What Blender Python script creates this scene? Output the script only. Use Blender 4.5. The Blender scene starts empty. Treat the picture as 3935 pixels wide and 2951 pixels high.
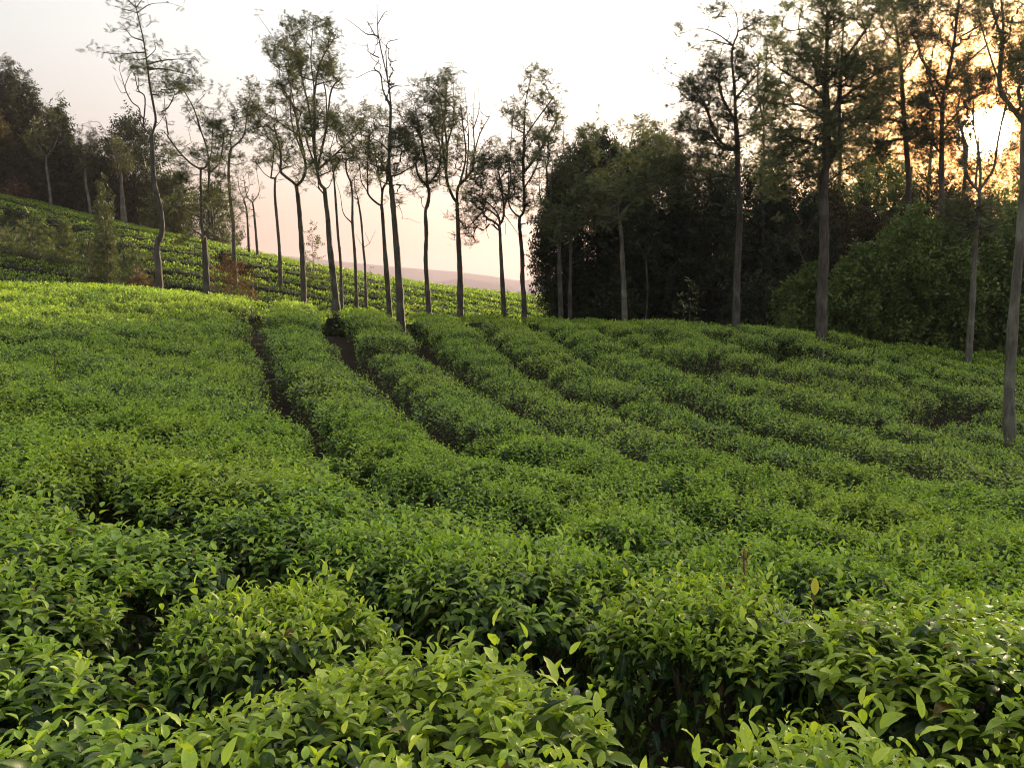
import bpy, math, random
import numpy as np
from mathutils import Vector, Matrix

random.seed(7)
RNG = np.random.default_rng(7)
S = bpy.context.scene
COL = S.collection
R = math.radians

# ------------------------------------------------------------------ camera, world, sun, exposure
CAM_Z = 1.55
PITCH = R(6.2)
FPX = 3086.0                      # focal length in pixels of a 3935 px wide frame
cam_d = bpy.data.cameras.new('camera')
cam = bpy.data.objects.new('camera', cam_d)
COL.objects.link(cam)
cam.location = (0, 0, CAM_Z)
cam.rotation_euler = (math.pi / 2 - PITCH, 0, 0)
cam_d.sensor_fit = 'HORIZONTAL'
cam_d.sensor_width = 36.0
cam_d.lens = 36.0 * FPX / 3935.0
cam_d.clip_start = 0.05
cam_d.clip_end = 12000
S.camera = cam

SUN_AZ = math.atan2(0.5735, 1.0)   # to the right of the view direction (+Y)
SUN_EL = R(9.64)
SUN_DIR = Vector((math.sin(SUN_AZ) * math.cos(SUN_EL), math.cos(SUN_AZ) * math.cos(SUN_EL), math.sin(SUN_EL)))

world = bpy.data.worlds.new("World")
S.world = world
world.use_nodes = True
WN, WL = world.node_tree.nodes, world.node_tree.links
for n in list(WN):
    WN.remove(n)


def wmath(op, a, b=None, c=None, clamp=False):
    n = WN.new('ShaderNodeMath')
    n.operation = op
    n.use_clamp = clamp
    for i, v in enumerate((a, b, c)):
        if v is None:
            continue
        if isinstance(v, (int, float)):
            n.inputs[i].default_value = v
        else:
            WL.new(v, n.inputs[i])
    return n.outputs[0]


def wvec(op, a, b=None, scale=None):
    n = WN.new('ShaderNodeVectorMath')
    n.operation = op
    for i, v in enumerate((a, b)):
        if v is None:
            continue
        if isinstance(v, (tuple, list, Vector)):
            n.inputs[i].default_value = tuple(v)
        else:
            WL.new(v, n.inputs[i])
    if scale is not None:
        if isinstance(scale, (int, float)):
            n.inputs['Scale'].default_value = scale
        else:
            WL.new(scale, n.inputs['Scale'])
    return n


tc = WN.new('ShaderNodeTexCoord')
dirn = wvec('NORMALIZE', tc.outputs['Generated']).outputs[0]
dot = wvec('DOT_PRODUCT', dirn, SUN_DIR).outputs['Value']
# broad evening glow, its shape stretched upward to throw more light on the field
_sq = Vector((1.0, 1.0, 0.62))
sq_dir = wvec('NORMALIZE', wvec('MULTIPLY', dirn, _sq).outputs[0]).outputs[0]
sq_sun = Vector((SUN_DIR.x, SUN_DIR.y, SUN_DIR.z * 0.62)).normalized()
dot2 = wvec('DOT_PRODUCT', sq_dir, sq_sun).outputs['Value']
theta = wmath('MULTIPLY', wmath('ARCCOSINE', wmath('MINIMUM', wmath('MAXIMUM', dot, -1.0), 0.999999)), 180 / math.pi)
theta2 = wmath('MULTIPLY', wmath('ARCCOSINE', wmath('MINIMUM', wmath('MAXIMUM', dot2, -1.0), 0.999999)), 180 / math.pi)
sep = WN.new('ShaderNodeSeparateXYZ')
WL.new(dirn, sep.inputs[0])
elev = wmath('MULTIPLY', wmath('ARCSINE', sep.outputs['Z']), 180 / math.pi)


def lobe(sigma, power=1.0, th=None):
    t = wmath('DIVIDE', th or theta, sigma)
    if power != 1.0:
        t = wmath('POWER', t, power)
    return wmath('EXPONENT', wmath('MULTIPLY', t, -1.0))


# hazy evening sky: even cream veil, brighter towards the sun, pinkish low down
SKY_BASE = (0.104, 0.108, 0.109)
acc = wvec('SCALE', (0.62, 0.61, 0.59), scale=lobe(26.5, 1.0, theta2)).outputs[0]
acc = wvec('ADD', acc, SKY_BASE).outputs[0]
acc = wvec('ADD', acc, wvec('SCALE', (0.5, 0.4, 0.25), scale=lobe(9.0)).outputs[0]).outputs[0]
acc = wvec('ADD', acc, wvec('SCALE', (7.0, 2.3, 0.1), scale=lobe(2.1)).outputs[0]).outputs[0]
mw = WN.new('ShaderNodeMapRange')
mw.interpolation_type = 'SMOOTHSTEP'
mw.inputs['From Min'].default_value = 15.0
mw.inputs['From Max'].default_value = 4.0
WL.new(theta, mw.inputs['Value'])
warm = WN.new('ShaderNodeMix')
warm.data_type = 'RGBA'
WL.new(mw.outputs[0], warm.inputs['Factor'])
warm.inputs['A'].default_value = (1, 1, 1, 1)
warm.inputs['B'].default_value = (0.62, 0.30, 0.10, 1)
acc = wvec('MULTIPLY', acc, warm.outputs['Result']).outputs[0]
acc = wvec('ADD', acc, wvec('SCALE', (200.0, 150.0, 70.0), scale=lobe(0.95, 3.0)).outputs[0]).outputs[0]
mr = WN.new('ShaderNodeMapRange')
mr.interpolation_type = 'SMOOTHSTEP'
mr.inputs['From Min'].default_value = 18.0
mr.inputs['From Max'].default_value = 1.0
WL.new(elev, mr.inputs['Value'])
tint = WN.new('ShaderNodeMix')
tint.data_type = 'RGBA'
WL.new(mr.outputs[0], tint.inputs['Factor'])
tint.inputs['A'].default_value = (1, 1, 1, 1)
tint.inputs['B'].default_value = (0.60, 0.42, 0.40, 1)
acc = wvec('MULTIPLY', acc, tint.outputs['Result']).outputs[0]
sky = WN.new('ShaderNodeTexSky')
sky.sky_type = 'NISHITA'
sky.sun_disc = False
sky.sun_elevation = SUN_EL
sky.sun_rotation = SUN_AZ
sky.dust_density = 3.0
sky.air_density = 1.5
bg1 = WN.new('ShaderNodeBackground')
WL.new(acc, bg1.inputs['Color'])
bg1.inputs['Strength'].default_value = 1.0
bg2 = WN.new('ShaderNodeBackground')
WL.new(sky.outputs[0], bg2.inputs['Color'])
bg2.inputs['Strength'].default_value = 0.06
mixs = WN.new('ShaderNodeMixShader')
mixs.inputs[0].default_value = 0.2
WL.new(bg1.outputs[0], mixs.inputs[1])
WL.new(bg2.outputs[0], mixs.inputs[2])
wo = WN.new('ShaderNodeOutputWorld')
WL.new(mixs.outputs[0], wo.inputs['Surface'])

sun_d = bpy.data.lights.new('sun', 'SUN')
sun_d.energy = 3.2
sun_d.angle = R(0.6)
sun_d.color = (1.0, 0.78, 0.50)
sun = bpy.data.objects.new('sun', sun_d)
COL.objects.link(sun)
sun.rotation_euler = (-SUN_DIR).to_track_quat('-Z', 'Y').to_euler()
sun.location = (40, 60, 30)

S.view_settings.view_transform = 'Standard'
S.view_settings.look = 'None'
S.view_settings.gamma = 1.0
S.view_settings.exposure = 2.5
S.view_settings.use_curve_mapping = False
S.cycles.use_denoising = True
S.cycles.filter_width = 1.1
S.cycles.volume_bounces = 1
S.cycles.volume_step_rate = 4.0
S.cycles.max_bounces = 6
S.cycles.diffuse_bounces = 3
S.cycles.glossy_bounces = 2
S.cycles.transmission_bounces = 4
S.cycles.transparent_max_bounces = 8
S.cycles.sample_clamp_indirect = 6.0

# ------------------------------------------------------------------ projection helpers (used to read real positions)
CP, SP = math.cos(PITCH), math.sin(PITCH)


def ray(px, py):
    X = (px - 1967.5) / FPX
    Y = -(py - 1475.5) / FPX
    return np.array([X, CP + Y * SP, -SP + Y * CP])


def at(px, py, d):
    r = ray(px, py)
    return np.array([0, 0, CAM_Z]) + r * (d / r[1])


def proj(p):
    x, y, z = p[..., 0], p[..., 1], p[..., 2] - CAM_Z
    f = y * CP - z * SP
    u = y * SP + z * CP
    f = np.where(f < 0.05, 0.05, f)
    return 1967.5 + FPX * x / f, 1475.5 - FPX * u / f


# ------------------------------------------------------------------ noise
_T = RNG.random((256, 256))


def noise2(x, y, s=1.0):
    x = np.asarray(x, float) / s + 311.3
    y = np.asarray(y, float) / s + 173.9
    xi, yi = np.floor(x).astype(int), np.floor(y).astype(int)
    fx, fy = x - xi, y - yi
    fx, fy = fx * fx * (3 - 2 * fx), fy * fy * (3 - 2 * fy)
    a, b = _T[xi % 256, yi % 256], _T[(xi + 1) % 256, yi % 256]
    c, d = _T[xi % 256, (yi + 1) % 256], _T[(xi + 1) % 256, (yi + 1) % 256]
    return (a + (b - a) * fx) * (1 - fy) + (c + (d - c) * fx) * fy


def fbm2(x, y, s=1.0, o=3):
    v, a, t = 0, 1, 0
    for k in range(o):
        v = v + a * noise2(x + 7.7 * k, y - 3.1 * k, s / 2 ** k)
        t += a
        a *= 0.5
    return v / t


def sstep(a, b, x):
    t = np.clip((np.asarray(x, float) - a) / (b - a), 0, 1)
    return t * t * (3 - 2 * t)


# ------------------------------------------------------------------ thin plate splines
class TPS:
    def __init__(s, P, V, lam=0.0):
        P = np.array(P, float)
        V = np.array(V, float)
        n = len(P)
        r = np.linalg.norm(P[:, None] - P[None], axis=2)
        K = np.where(r > 0, r * r * np.log(r + 1e-9), 0) + lam * np.eye(n)
        A = np.zeros((n + 3, n + 3))
        A[:n, :n] = K
        A[:n, n] = 1
        A[:n, n + 1:] = P
        A[n, :n] = 1
        A[n + 1:, :n] = P.T
        s.P, s.w = P, np.linalg.solve(A, np.concatenate([V, np.zeros(3)]))

    def __call__(s, x, y):
        x, y = np.broadcast_arrays(np.asarray(x, float), np.asarray(y, float))
        out = s.w[-3] + s.w[-2] * x + s.w[-1] * y
        for (a, b), w in zip(s.P, s.w[:-3]):
            r2 = (x - a) ** 2 + (y - b) ** 2
            out = out + w * 0.5 * r2 * np.log(r2 + 1e-12)
        return out


# height of the tea canopy relative to the camera: (display px, distance along the view, height)
F2 = 1735.0
CTRL = []
for px, rows in {
    0: [(1.2, -.74), (2.5, -.84), (4, -.93), (8, -.88), (14, -.22), (20, .30), (23, .05), (27, -.1), (34, 2.3), (42, 5.35), (48, 5.6), (56, 4.0)],
    380: [(4, -1.0), (8, -1.12), (14, -.55), (20, .18), (23, -.1), (27, -.5), (34, 1.3), (42, 3.3), (48, 3.1), (56, 1.5), (72, -9)],
    700: [(4, -1.08), (8, -1.3), (14, -.9), (20, -.27), (22, -.27), (25, -.7), (29, -.75), (35, .45), (42, 1.65), (48, 1.2), (56, -.5), (72, -9)],
    1106: [(1.2, -.74), (2.5, -.95), (4.1, -1.22), (6.5, -1.38), (9, -1.5), (12.5, -1.3), (16, -.98), (20, -.6), (22.5, -.56), (26, -1.0), (30, -1.0), (36, -.3), (42, .2), (48, -.8), (56, -2.5), (72, -9)],
    1290: [(22.5, -.68), (26, -1.2), (30, -1.45), (36, -.9), (42, -.3), (48, -1.3), (56, -3), (72, -9)],
    1700: [(4, -1.3), (8, -1.68), (12, -1.6), (15, -1.2), (18.5, -.8), (22, -.95), (27, -1.4), (34, -1.6), (42, -2), (56, -4), (72, -9)],
    2212: [(1.2, -.74), (2.5, -1.0), (4, -1.32), (8, -1.8), (11, -1.97), (15, -1.75), (20, -1.48), (24, -1.6), (30, -1.9), (42, -2.6), (56, -4), (72, -9)],
    3000: [(8, -1.9), (15, -2.0), (24, -2.1)],
    -700: [(8, -.7), (15, 0.0), (24, .6), (42, 6.0)],
}.items():
    for d, h in rows:
        CTRL.append(((px - 1106) / F2 * d, d, h))
CTRL += [(0, -3, -.72), (-5, -4, -.7), (5, -4, -.72), (0, 0.2, -.73), (-12, -8, -.8), (12, -8, -.9), (-3.5, .3, -.74), (3.5, .3, -.82)]
_tps = TPS([(a, b) for a, b, c in CTRL], [c for a, b, c in CTRL], lam=0.02)


def canopy(x, y):
    return _tps(x, y) + CAM_Z


BUSH_H = 0.80


def ground_z(x, y):
    x, y = np.broadcast_arrays(np.asarray(x, float), np.asarray(y, float))
    near = canopy(np.clip(x, -45, 45), np.clip(y, -12, 72)) - BUSH_H
    near = np.clip(near, -12, 9)
    r = np.sqrt(x * x + (y - 20) ** 2)
    t = sstep(46, 105, r)
    far = -34 + 8 * (fbm2(x, y, 260, 2) - .5)
    z = near * (1 - t) + far * t
    return z + 0.06 * (fbm2(x, y, .8, 3) - .5) * (1 - t)


# ------------------------------------------------------------------ mesh helpers
def mesh_np(name, V, F, tint=None, smooth=True):
    """V (n,3); F list of arrays (m,k)"""
    me = bpy.data.meshes.new(name)
    if not isinstance(F, list):
        F = [F]
    F = [f for f in F if len(f)]
    me.vertices.add(len(V))
    me.vertices.foreach_set('co', np.asarray(V, np.float32).ravel())
    tot = np.concatenate([np.full(len(f), f.shape[1], np.int32) for f in F])
    loops = np.concatenate([f.ravel() for f in F]).astype(np.int32)
    starts = np.concatenate([[0], np.cumsum(tot)[:-1]]).astype(np.int32)
    me.loops.add(len(loops))
    me.loops.foreach_set('vertex_index', loops)
    me.polygons.add(len(tot))
    me.polygons.foreach_set('loop_start', starts)
    me.polygons.foreach_set('loop_total', tot)
    if smooth:
        me.polygons.foreach_set('use_smooth', np.ones(len(tot), bool))
    if tint is not None:
        a = me.attributes.new('tint', 'FLOAT_COLOR', 'POINT')
        a.data.foreach_set('color', np.asarray(tint, np.float32).ravel())
    me.update(calc_edges=True)
    return me


class MB:
    def __init__(s):
        s.V, s.F, s.T, s.n = [], {}, [], 0

    def add(s, V, F, T=None):
        V = np.asarray(V, float)
        F = np.asarray(F, int)
        s.V.append(V)
        s.F.setdefault(F.shape[1], []).append(F + s.n)
        s.T.append(np.zeros((len(V), 4)) if T is None else T)
        s.n += len(V)

    def mesh(s, name, smooth=True):
        if not s.V:
            return mesh_np(name, np.zeros((3, 3)), [np.array([[0, 1, 2]])])
        return mesh_np(name, np.concatenate(s.V), [np.concatenate(f) for f in s.F.values()], np.concatenate(s.T), smooth)


def link(name, data, mat=None, parent=None, loc=None):
    o = bpy.data.objects.new(name, data)
    COL.objects.link(o)
    if mat is not None and not data.materials:
        data.materials.append(mat)
    if parent is not None:
        o.parent = parent
    if loc is not None:
        o.location = loc
    return o


def tag(o, label=None, cat=None, group=None, kind=None):
    for k, v in (('label', label), ('category', cat), ('group', group), ('kind', kind)):
        if v:
            o[k] = v
    return o


def thing(name, loc, label, cat, group=None):
    o = bpy.data.objects.new(name, None)
    o.empty_display_size = .2
    COL.objects.link(o)
    o.location = loc
    return tag(o, label, cat, group)


def norm(v):
    return v / np.maximum(np.linalg.norm(v, axis=-1, keepdims=True), 1e-9)


def place(mb, tpl, pos, xdir, zdir, scale, tint, wscale=None):
    """tpl = (V, F, vein) template lying along +x with normal +z; copies it to every pos"""
    V, F, vein = tpl
    n = len(pos)
    if n == 0:
        return
    x = norm(xdir)
    z = norm(zdir - (zdir * x).sum(1, keepdims=True) * x)
    y = np.cross(z, x)
    sc = scale[:, None, None]
    ws = sc if wscale is None else sc * wscale[:, None, None]
    P = pos[:, None] + V[None, :, 0:1] * sc * x[:, None] + V[None, :, 1:2] * ws * y[:, None] + V[None, :, 2:3] * sc * z[:, None]
    k = len(V)
    FF = (F[None] + (np.arange(n) * k)[:, None, None]).reshape(-1, F.shape[1])
    T = np.zeros((n, k, 4))
    T[:, :, 0:2] = tint[:, None, :]
    T[:, :, 2] = vein[None]
    T[:, :, 3] = 1
    mb.add(P.reshape(-1, 3), FF, T.reshape(-1, 4))


def leaf_tpl(nseg, width=.42, fold=.10, curl=.28, wave=0.0):
    t = np.linspace(0, 1, nseg + 1)
    if nseg <= 2:
        t = np.array([0, .45, 1.0])
    w = width * .5 * np.sin(np.pi * np.clip(t, 0, 1) ** .85) ** .8
    w[0] = .012
    w[-1] = .004
    V, vein = [], []
    for i, (a, b) in enumerate(zip(t, w)):
        ang = curl * a * 2.2
        xx = a * (1 - .16 * curl * a)
        zz = -curl * a * a * .62
        wv = wave * math.sin(i * 2.3)
        V += [(xx, b, zz + fold * b * 2.4 + wv * b), (xx, 0, zz), (xx, -b, zz + fold * b * 2.4 - wv * b)]
        vein += [1, 0, 1]
    F = []
    for i in range(len(t) - 1):
        a, b = i * 3, i * 3 + 3
        F += [(a, a + 1, b + 1, b), (a + 1, a + 2, b + 2, b + 1)]
    return np.array(V), np.array(F), np.array(vein, float)


def leaf5(width=.42, fold=.25, curl=.25):
    w = width * .5
    V = np.array([(0, 0, 0), (.45, w, fold * w - curl * .1), (.48, 0, -curl * .1), (.45, -w, fold * w - curl * .1), (1, 0, -curl * .5)])
    F = np.array([(0, 2, 1), (0, 3, 2), (1, 2, 4), (2, 3, 4)])
    return V, F, np.array([0, 1, 0, 1, .5])


def leaf4(width=.5, fold=.25):
    w = width * .5
    V = np.array([(0, 0, 0), (.45, w, fold * w), (1, 0, -.12), (.45, -w, fold * w)])
    return V, np.array([(0, 2, 1), (0, 3, 2)]), np.array([0, 1, .5, 1])


LEAF_HI = [leaf_tpl(6, w, f, c, wv) for w, f, c, wv in ((.42, .22, .5, .08), (.47, .3, .8, .12), (.38, .35, .3, .08), (.44, .18, 1.05, .14))]
LEAF_MID = [leaf_tpl(3, .46, .3, .5), leaf_tpl(3, .42, .35, .9)]
LEAF_LO = [leaf5(), leaf5(.46, .2, .45)]
LEAF_FAR = [leaf4()]


def rand_dirs(n, rng=RNG):
    v = rng.normal(size=(n, 3))
    return norm(v)


# ------------------------------------------------------------------ materials
def new_mat(name):
    m = bpy.data.materials.new(name)
    m.use_nodes = True
    nt = m.node_tree
    for n in list(nt.nodes):
        nt.nodes.remove(n)
    return m, nt


def N(nt, typ, **kw):
    n = nt.nodes.new(typ)
    for k, v in kw.items():
        if k.startswith('_'):
            setattr(n, k[1:], v)
        else:
            key = int(k[1:]) if k[0] == 'i' and k[1:].isdigit() else k.replace('__', ' ')
            if hasattr(v, 'is_output'):
                nt.links.new(v, n.inputs[key])
            else:
                n.inputs[key].default_value = v
    return n


def mixc(nt, f, a, b, mode='MIX'):
    n = nt.nodes.new('ShaderNodeMix')
    n.data_type = 'RGBA'
    n.blend_type = mode
    for key, v in (('Factor', f), ('A', a), ('B', b)):
        if hasattr(v, 'is_output'):
            nt.links.new(v, n.inputs[key])
        else:
            n.inputs[key].default_value = v if not isinstance(v, tuple) or len(v) == 4 else (*v, 1)
    return n.outputs['Result']


def mth(nt, op, a, b=0.0, clamp=False):
    n = nt.nodes.new('ShaderNodeMath')
    n.operation = op
    n.use_clamp = clamp
    for i, v in enumerate((a, b)):
        if hasattr(v, 'is_output'):
            nt.links.new(v, n.inputs[i])
        else:
            n.inputs[i].default_value = v
    return n.outputs[0]


def mrange(nt, v, a, b, c=0.0, d=1.0):
    n = nt.nodes.new('ShaderNodeMapRange')
    nt.links.new(v, n.inputs[0])
    for i, q in enumerate((a, b, c, d)):
        n.inputs[i + 1].default_value = q
    return n.outputs[0]


def leaf_mat(name, young, mature, yellow=(.30, .33, .03), trans=.3, rough=.42, patch=0.0, objvar=.25, spec=.4, vein=.25, old=None):
    m, nt = new_mat(name)
    at_ = N(nt, 'ShaderNodeAttribute', _attribute_name='tint')
    sp = N(nt, 'ShaderNodeSeparateColor', i0=at_.outputs['Color'])
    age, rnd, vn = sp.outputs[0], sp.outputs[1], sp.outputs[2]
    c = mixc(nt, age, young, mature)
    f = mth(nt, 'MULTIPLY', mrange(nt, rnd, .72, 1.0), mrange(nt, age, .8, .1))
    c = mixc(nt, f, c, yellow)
    if old:
        c = mixc(nt, mrange(nt, rnd, .012, .008), c, old)
    if patch:
        geo = N(nt, 'ShaderNodeNewGeometry')
        nz = N(nt, 'ShaderNodeTexNoise', Scale=.55, Detail=3.0, Vector=geo.outputs['Position'])
        k = mrange(nt, nz.outputs['Fac'], .45, .68, 0, patch)
        c = mixc(nt, mth(nt, 'MULTIPLY', k, mrange(nt, age, 1.0, .3)), c, yellow)
    oi = N(nt, 'ShaderNodeObjectInfo')
    c = mixc(nt, mth(nt, 'MULTIPLY', oi.outputs['Random'], objvar), c, mixc(nt, 1.0, c, (1.25, 1.06, .8, 1), 'MULTIPLY'))
    br = mrange(nt, rnd, 0, 1, .70, 1.34)
    if patch:
        fn = N(nt, 'ShaderNodeTexNoise', Scale=70.0, Detail=3.0, Vector=geo.outputs['Position'])
        c = mixc(nt, mrange(nt, fn.outputs['Fac'], .58, .74, 0, .45), c, (.10, .13, .03))
        c = mixc(nt, mrange(nt, fn.outputs['Fac'], .42, .28, 0, .4), c, (.42, .55, .14))
    hsv = N(nt, 'ShaderNodeHueSaturation', Value=br, Color=c)
    c = mixc(nt, mth(nt, 'MULTIPLY', mrange(nt, vn, .22, 0.0), vein), hsv.outputs[0], (.32, .42, .12, 1))
    p = N(nt, 'ShaderNodeBsdfPrincipled', Base__Color=c, Roughness=rough)
    p.inputs['Specular IOR Level'].default_value = spec
    t = N(nt, 'ShaderNodeBsdfTranslucent', Color=mixc(nt, 1.0, c, (1.25, 1.3, .6, 1), 'MULTIPLY'))
    mx = N(nt, 'ShaderNodeMixShader', i0=trans)
    nt.links.new(p.outputs[0], mx.inputs[1])
    nt.links.new(t.outputs[0], mx.inputs[2])
    o = N(nt, 'ShaderNodeOutputMaterial')
    nt.links.new(mx.outputs[0], o.inputs[0])
    return m


def bark_mat(name, a, b, scale=9, stretch=.18, lichen=.25, bump=.5):
    m, nt = new_mat(name)
    tcn = N(nt, 'ShaderNodeTexCoord')
    mp = N(nt, 'ShaderNodeMapping', Vector=tcn.outputs['Object'])
    mp.inputs['Scale'].default_value = (1, 1, stretch)
    n1 = N(nt, 'ShaderNodeTexNoise', Scale=scale, Detail=6.0, Roughness=.65, Vector=mp.outputs[0])
    n2 = N(nt, 'ShaderNodeTexNoise', Scale=2.2, Detail=4.0, Vector=tcn.outputs['Object'])
    vo = N(nt, 'ShaderNodeTexVoronoi', Scale=scale * 2.2, Vector=mp.outputs[0])
    c = mixc(nt, mrange(nt, n1.outputs['Fac'], .35, .65), a, b)
    c = mixc(nt, mth(nt, 'MULTIPLY', mrange(nt, n2.outputs['Fac'], .52, .66), lichen), c, (.30, .30, .25))
    c = mixc(nt, mrange(nt, vo.outputs['Distance'], .0, .3, .5, 0), c, tuple(.4 * q for q in a))
    bp = N(nt, 'ShaderNodeBump', Strength=bump, Distance=.02, Height=mth(nt, 'ADD', n1.outputs['Fac'], vo.outputs['Distance']))
    p = N(nt, 'ShaderNodeBsdfPrincipled', Base__Color=c, Roughness=.9, Normal=bp.outputs[0])
    o = N(nt, 'ShaderNodeOutputMaterial')
    nt.links.new(p.outputs[0], o.inputs[0])
    return m


M_TEA = leaf_mat('tea_leaf', (.34, .54, .070), (.015, .052, .020), (.50, .58, .07), trans=.36, patch=.4, old=(.22, .11, .04), spec=.42, rough=.44)  # mature green also darkened, painting in the shade between the leaves
M_TREE = leaf_mat('silky_oak_leaf', (.09, .11, .058), (.05, .065, .038), (.11, .11, .055), trans=.25, vein=0, rough=.6, spec=.2)
M_TREEG = leaf_mat('pale_feathery_leaf', (.19, .22, .13), (.11, .13, .08), (.21, .22, .12), trans=.3, vein=0, rough=.6, spec=.2)
M_CYP = leaf_mat('cypress_foliage', (.055, .075, .045), (.030, .042, .028), (.07, .08, .04), trans=.1, vein=0, rough=.7, spec=.15)
M_BROWNF = leaf_mat('brown_foliage', (.085, .075, .042), (.045, .042, .028), (.11, .085, .045), trans=.2, vein=0, rough=.7, spec=.15)
M_SHRUB = leaf_mat('shrub_leaf', (.16, .24, .075), (.05, .09, .035), (.20, .22, .06), trans=.25, vein=0, rough=.5, spec=.3)
M_WEED = leaf_mat('weed_leaf', (.10, .135, .06), (.045, .06, .035), (.14, .13, .06), trans=.3, vein=0, rough=.6, spec=.2)
M_DRY = leaf_mat('dry_bracken', (.15, .09, .065), (.085, .06, .045), (.20, .11, .06), trans=.2, vein=0, rough=.8, spec=.1)
M_LITTER = leaf_mat('leaf_litter', (.10, .065, .04), (.05, .035, .025), (.16, .11, .06), trans=.1, vein=0, rough=.8, spec=.1)
M_BARK = bark_mat('grey_brown_bark', (.040, .036, .032), (.115, .10, .088), bump=.8, scale=12)
M_BARKP = bark_mat('pale_bark', (.075, .07, .06), (.20, .185, .155), lichen=.7, scale=14, bump=.9)
M_BARKD = bark_mat('dark_bark', (.06, .05, .042), (.10, .085, .07))
M_STEM = bark_mat('tea_stem_bark', (.09, .065, .045), (.17, .14, .10), scale=30)

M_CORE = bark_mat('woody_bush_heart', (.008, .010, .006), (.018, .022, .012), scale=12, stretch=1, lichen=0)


def soil_mat():
    m, nt = new_mat('dark_soil')
    geo = N(nt, 'ShaderNodeNewGeometry')
    n1 = N(nt, 'ShaderNodeTexNoise', Scale=14.0, Detail=8.0, Roughness=.7, Vector=geo.outputs['Position'])
    n2 = N(nt, 'ShaderNodeTexNoise', Scale=.35, Detail=4.0, Vector=geo.outputs['Position'])
    c = mixc(nt, mrange(nt, n1.outputs['Fac'], .3, .7), (.018, .012, .009), (.060, .042, .030))
    # grassy cover away from the tea field
    sx = N(nt, 'ShaderNodeSeparateXYZ', i0=geo.outputs['Position'])
    far = mrange(nt, sx.outputs['Y'], 48, 75)
    g = mixc(nt, n2.outputs['Fac'], (.05, .075, .03), (.09, .09, .05))
    c = mixc(nt, far, c, g)
    bp = N(nt, 'ShaderNodeBump', Strength=.9, Distance=.05, Height=n1.outputs['Fac'])
    p = N(nt, 'ShaderNodeBsdfPrincipled', Base__Color=c, Roughness=.95, Normal=bp.outputs[0])
    p.inputs['Specular IOR Level'].default_value = .1
    o = N(nt, 'ShaderNodeOutputMaterial')
    nt.links.new(p.outputs[0], o.inputs[0])
    return m


def hill_mat(name, col):
    m, nt = new_mat(name)
    geo = N(nt, 'ShaderNodeNewGeometry')
    n1 = N(nt, 'ShaderNodeTexNoise', Scale=.02, Detail=6.0, Vector=geo.outputs['Position'])
    c = mixc(nt, n1.outputs['Fac'], tuple(.7 * q for q in col), tuple(1.2 * q for q in col))
    p = N(nt, 'ShaderNodeBsdfPrincipled', Base__Color=c, Roughness=1.0)
    p.inputs['Specular IOR Level'].default_value = 0
    o = N(nt, 'ShaderNodeOutputMaterial')
    nt.links.new(p.outputs[0], o.inputs[0])
    return m


M_SOIL = soil_mat()
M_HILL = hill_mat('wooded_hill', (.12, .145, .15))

# ------------------------------------------------------------------ ground, one sheet to the horizon
def axis(lo, hi, fine_lo, fine_hi, step):
    a = list(np.arange(fine_lo, fine_hi + 1e-6, step))
    s, x = step, fine_hi
    while x < hi:
        s *= 1.16
        x += s
        a.append(min(x, hi))
    s, x = step, fine_lo
    while x > lo:
        s *= 1.16
        x -= s
        a.insert(0, max(x, lo))
    return np.array(a)


gx = axis(-1900, 1900, -26, 26, .22)
gy = axis(-150, 1900, -3, 46, .22)
GX, GY = np.meshgrid(gx, gy)
GZ = ground_z(GX, GY)
nx, ny = len(gx), len(gy)
idx = np.arange(nx * ny).reshape(ny, nx)
gf = np.stack([idx[:-1, :-1], idx[:-1, 1:], idx[1:, 1:], idx[1:, :-1]], -1).reshape(-1, 4)
ground = link('ground', mesh_np('ground', np.stack([GX, GY, GZ], -1).reshape(-1, 3), gf), M_SOIL)
tag(ground, 'dark brown soil under the tea bushes', kind='structure')


# far hills
def ridge(name, d, pts, depth, treeline=0.0, seed=0):
    """pts display px silhouette"""
    xs = np.array([p[0] for p in pts], float)
    ys = np.array([p[1] for p in pts], float)
    n = 260
    X = np.linspace(xs[0], xs[-1], n)
    Y = np.interp(X, xs, ys)
    P = np.array([at(a * 3935 / 2212, b * 3935 / 2212, d) for a, b in zip(X, Y)])
    P[:, 2] += treeline * (fbm2(P[:, 0], P[:, 0] * 0 + seed, d * .02, 4) - .5)
    V, rows = [], 14
    base = -50
    for k in range(-rows, rows + 1):
        f = abs(k) / rows
        prof = 1 - f ** 1.3
        yy = P[:, 1] + k / rows * depth + depth * .12 * (noise2(P[:, 0], P[:, 0] * 0 + seed + 5, d * .12) - .5)
        nz = (fbm2(P[:, 0], yy, d * .05, 3) - .5) * (P[:, 2] - base) * .5 * (f * (1 - f)) * 2
        V.append(np.stack([P[:, 0], yy, base + (P[:, 2] - base) * prof + nz], -1))
    V = np.array(V)
    i = np.arange(V.shape[0] * n).reshape(-1, n)
    F = np.stack([i[:-1, :-1], i[:-1, 1:], i[1:, 1:], i[1:, :-1]], -1).reshape(-1, 4)
    o = link(name, mesh_np(name, V.reshape(-1, 3), F), M_HILL)
    return o


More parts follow.
